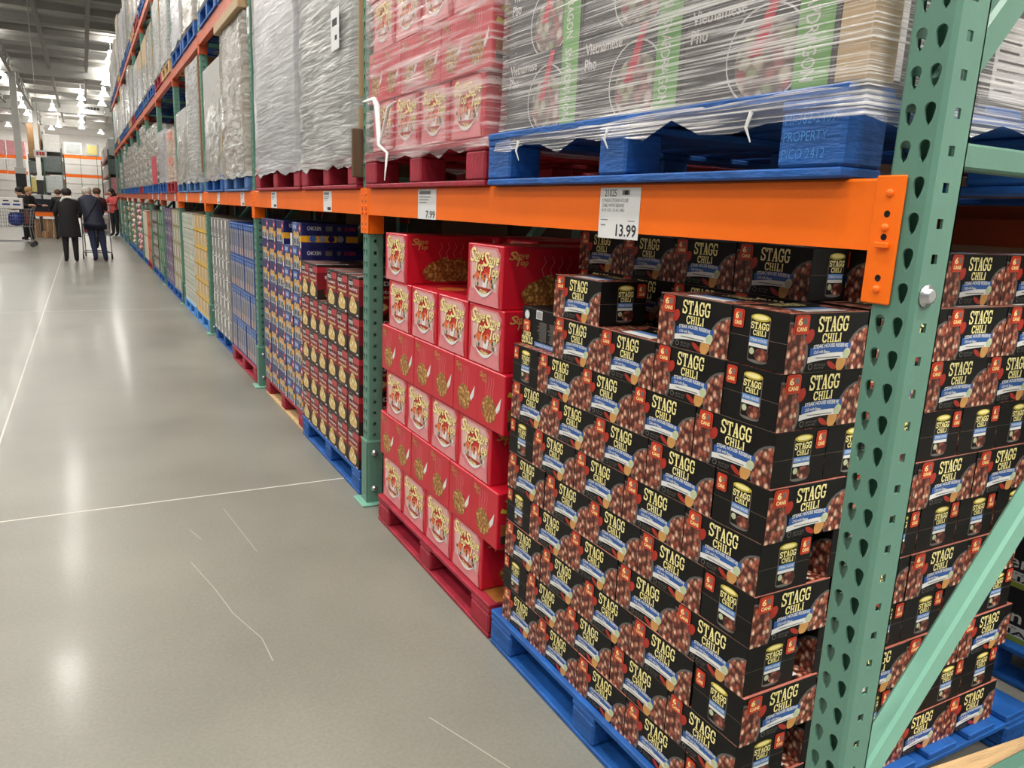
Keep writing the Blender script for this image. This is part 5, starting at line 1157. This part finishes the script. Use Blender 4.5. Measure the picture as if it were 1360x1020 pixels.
o = ob('paper_pack', pillow(.22, .30, .50, 'goods_white'), None, (-.70, 18.3, .505)); tag(o, 'white paper pack standing in the cart right of the navy jacket', 'pack')
# ---------------------------------------------------------------- people
mat('skin', (196, 148, 122), .5, .05); mat('coat_black', (15, 15, 16), .8, .15, 20); mat('jacket_navy', (18, 24, 46), .7, .12, 20); mat('denim', (34, 44, 72), .8, .15, 30); mat('boots_black', (20, 18, 18), .5, .1); mat('hair_dark', (34, 24, 20), .6, .2, 40); mat('hair_grey', (196, 188, 178), .6, .12, 40); mat('hair_blond', (176, 138, 84), .6, .2, 40); mat('hair_brown', (84, 54, 34), .6, .2, 40)
mat('coral', (206, 84, 84), .7, .1, 20); mat('shoe_brown', (130, 58, 44), .6, .1); mat('trousers_dark', (26, 27, 34), .8, .1); mat('maroon', (66, 22, 30), .8, .1); mat('scarf_white', (222, 220, 216), .7, .1); mat('eye', (30, 22, 20), .3, 0)
def person(loc, rz, H, label, mats, hair, lean=0.0, bow=0.0, arm=((.13, .03, .64), (.14, .16, .56), (.12, .27, .58)), legs=((0, 0), (0, 0)), coat=None, hairlong=False, parts=None, side=0.0):
    """facing local +y; mats: top, legs, shoes"""
    V = {}; E = []; top, leg, shoe = mats
    def lx(z): return lean * max(0, z - .50)
    def A(n, x, y, z, r, par=None, m=top):
        V[n] = (Vector((x + side * (z - .25), y + lx(z), z - .35 * lean * lx(z))), r, m)
        if par: E.append((par, n))
    A('pel', 0, 0, .53, .078); A('bel', 0, 0, .60, .074, 'pel'); A('che', 0, 0, .70, .084, 'bel'); A('upc', 0, 0, .775, .068, 'che'); A('nk', 0, .005 + bow * .02, .835, .030, 'upc', 'skin'); A('hd', 0, .015 + bow * .06, .892 - bow * .01, .052, 'nk', 'skin'); A('cr', 0, .010 + bow * .08, .950 - bow * .02, .044, 'hd', 'skin'); A('ns', 0, .075 + bow * .06, .890 - bow * .02, .009, 'hd', 'skin')
    for s, t in ((-1, 'l'), (1, 'r')):
        A('sh' + t, s * .098, 0, .790, .042, 'upc'); ar = arm if s == 1 or len(arm) == 3 and not isinstance(arm[0][0], tuple) else arm
        e, w, h = ar
        A('el' + t, s * e[0], e[1], e[2], .031, 'sh' + t); A('wr' + t, s * w[0], w[1], w[2], .021, 'el' + t); A('ha' + t, s * h[0], h[1], h[2], .020, 'wr' + t, 'skin')
        hv = (V['ha' + t][0] - V['wr' + t][0]).normalized()
        for f in range(4):
            o_ = Vector((s * (-.014 + f * .009), 0, -.004)); p0 = V['ha' + t][0] + hv * (.024 + .004 * (f in (1, 2))) + o_
            V['f%d' % f + t] = (p0, .0055, 'skin'); E.append(('ha' + t, 'f%d' % f + t)); V['g%d' % f + t] = (p0 + hv * .014 + Vector((0, 0, -.010)), .005, 'skin'); E.append(('f%d' % f + t, 'g%d' % f + t))
        V['th' + t] = (V['ha' + t][0] + hv * .010 + Vector((-s * .024, 0, .004)), .006, 'skin'); E.append(('ha' + t, 'th' + t))
        ka, fo = legs[0 if s < 0 else 1]
        A('hp' + t, s * .050, 0, .495, .060, 'pel', leg); A('kn' + t, s * .056, ka, .275, .042, 'hp' + t, leg); A('an' + t, s * .058, fo, .055, .030, 'kn' + t, leg if shoe != 'boots_black' else shoe); A('to' + t, s * .066, fo + .085, .022, .024, 'an' + t, shoe)
    names = list(V); ix = {n: i for i, n in enumerate(names)}
    me = bpy.data.meshes.new('body_cage'); me.from_pydata([V[n][0] for n in names], [(ix[a], ix[b]) for a, b in E], []); me.update()
    o = bpy.data.objects.new('body_cage', me); COL.objects.link(o); md = o.modifiers.new('s', 'SKIN'); md.use_smooth_shade = True
    sv = me.skin_vertices[0].data
    for i, n in enumerate(names): sv[i].radius = (V[n][1], V[n][1]); sv[i].use_root = (n == 'pel')
    sb = o.modifiers.new('u', 'SUBSURF'); sb.levels = 1; sb.render_levels = 1
    dg = bpy.context.evaluated_depsgraph_get(); me2 = bpy.data.meshes.new_from_object(o.evaluated_get(dg)); bpy.data.objects.remove(o); bpy.data.meshes.remove(me)
    me2.name = 'person'; used = []
    segs = [(V[a][0], V[b][0], V[b][2], V[b][1]) for a, b in E]
    for p in me2.polygons:
        c = p.center; best = None
        for a, b, m, rr_ in segs:
            d = b - a; t = max(0, min(1, (c - a).dot(d) / max(d.length_squared, 1e-9))); q = (c - a - d * t).length / (rr_ + .01)
            if best is None or q < best[0]: best = (q, m)
        m = best[1]
        if m == 'skin' and c.z < .83 and c.y < .1 + lx(.8) and abs(c.x) < .09: m = top
        if leg != shoe and shoe == 'boots_black' and c.z < .26: m = shoe
        if m not in used: used.append(m)
        p.material_index = used.index(m); p.use_smooth = True
    mi = [p.material_index for p in me2.polygons]
    me2.materials.clear()
    for m in used: me2.materials.append(MATS[m])
    me2.polygons.foreach_set('material_index', mi)
    body = bpy.data.objects.new('person', me2); COL.objects.link(body); body.location = loc; body.rotation_euler = (0, 0, rz); body.scale = (H, H, H); tag(body, label, 'person')
    zmin = min(v.co.z for v in me2.vertices); body.location.z = loc[2] - zmin * H
    hc = V['hd'][0]; cr = V['cr'][0]
    hm = MB(); pr = [(.0, -.030), (.040, -.034), (.058, -.012), (.061, .014), (.054, .040), (.036, .058), (.0, .066)]
    hm.lathe(pr, hair, 14, (hc.x, hc.y - .014, hc.z + .030), True, 1.0, 1.02)
    if hairlong: hm.tube([(hc.x, hc.y - .03, hc.z + .02), (hc.x, hc.y - .055, hc.z - .06), (hc.x, hc.y - .06, hc.z - .19)], [.055, .060, .030], hair, 10)
    ob('hair', hm, body)
    for s in (-1, 1): ob('eye', MB().lathe([(0, -.006), (.006, 0), (0, .006)], 'eye', 8), body, (hc.x + s * .019, hc.y + .052 , hc.z + .004)); ob('ear', MB().lathe([(0, -.014), (.007, 0), (0, .014)], 'skin', 8), body, (hc.x + s * .056, hc.y - .004, hc.z + .0))
    if coat:
        zb, m = coat; cm2 = MB(); rings = [(.845, .040, .036), (.815, .095, .055), (.775, .120, .078), (.70, .118, .092), (.60, .112, .090), (.52, .122, .096), (.42, .130, .100), (zb, .138, .104)]
        vs = []; fs = []; n = 18
        for z, rx, ry in rings:
            for k in range(n): a = 2 * math.pi * k / n; vs.append((rx * math.cos(a) + side * (z - .25), ry * math.sin(a) + lx(z) - .004, z + .004 * math.sin(5 * a)))
        for i in range(len(rings) - 1):
            for k in range(n): fs.append((i * n + (k + 1) % n, i * n + k, (i + 1) * n + k, (i + 1) * n + (k + 1) % n))
        cm2.add(vs, fs, m, True); ob('coat', cm2, body)
    if parts: parts(body, V)
    return body
def scarf(b, V): ob('scarf', MB().tube([(-.075, -.02, .80), (-.05, -.045, .845), (.0, -.05, .86), (.05, -.04, .85)], .014, 'scarf_white', 6), b)
def strap(b, V): ob('shoulder_strap', MB().tube([(x - .10 * (z - .25), y + .42 * (z - .50) - .06, z - .05 * (z - .5)) for x, y, z in ((.085, .03, .83), (.07, -.035, .79), (.01, -.052, .70), (-.06, -.050, .60), (-.11, -.01, .54))], .007, 'trousers_dark', 6), b); ob('shirt_hem', MB().lathe([(.090, 0), (.092, .012)], 'wrap_grey', 14, (-.025, .0, .480), cap=False), b)
HF = ((.135, .10, .66), (.13, .22, .66), (.12, .30, .67))
person((-1.34, 17.25, 0), .06, 1.50, 'person in long black coat and tall boots seen from behind', ('coat_black', 'trousers_dark', 'boots_black'), 'hair_dark', .05, .8, ((.145, .02, .65), (.14, .13, .60), (.12, .21, .62)), ((.0, .0), (.0, .0)), (.34, 'coat_black'), parts=scarf)
person((-.85, 17.50, 0), .10, 1.60, 'person in navy jacket and jeans bending over a cart, pale grey hair', ('jacket_navy', 'denim', 'shoe_brown'), 'hair_grey', .42, 1.5, ((.135, .12, .64), (.13, .20, .60), (.12, .27, .62)), ((.0, -.03), (.0, .0)), (.48, 'jacket_navy'), parts=strap, side=-.10)
person((-2.40, 24.0, 0), math.pi + .7, 1.53, 'blond person in black jacket standing behind the left cart', ('coat_black', 'trousers_dark', 'shoe_brown'), 'hair_blond', .10, .6, HF, coat=(.46, 'coat_black'))
person((-.16, 29.3, 0), 2.3, 1.62, 'person in coral top with long dark hair beside the rack end', ('coral', 'trousers_dark', 'boots_black'), 'hair_dark', .05, .3, HF, hairlong=True)
person((-.74, 21.6, 0), .4, 1.56, 'person with brown hair mostly hidden behind the navy jacket', ('maroon', 'trousers_dark', 'boots_black'), 'hair_brown', .02, .2)
person((-1.70, 26.2, 0), .2, 1.50, 'person with light brown hair by the navy table', ('trousers_dark', 'trousers_dark', 'boots_black'), 'hair_brown', .02, .4)
person((-2.55, 25.9, 0), 1.4, 1.52, 'person in dark maroon top left of the navy table', ('maroon', 'trousers_dark', 'boots_black'), 'hair_dark', .1, .6)
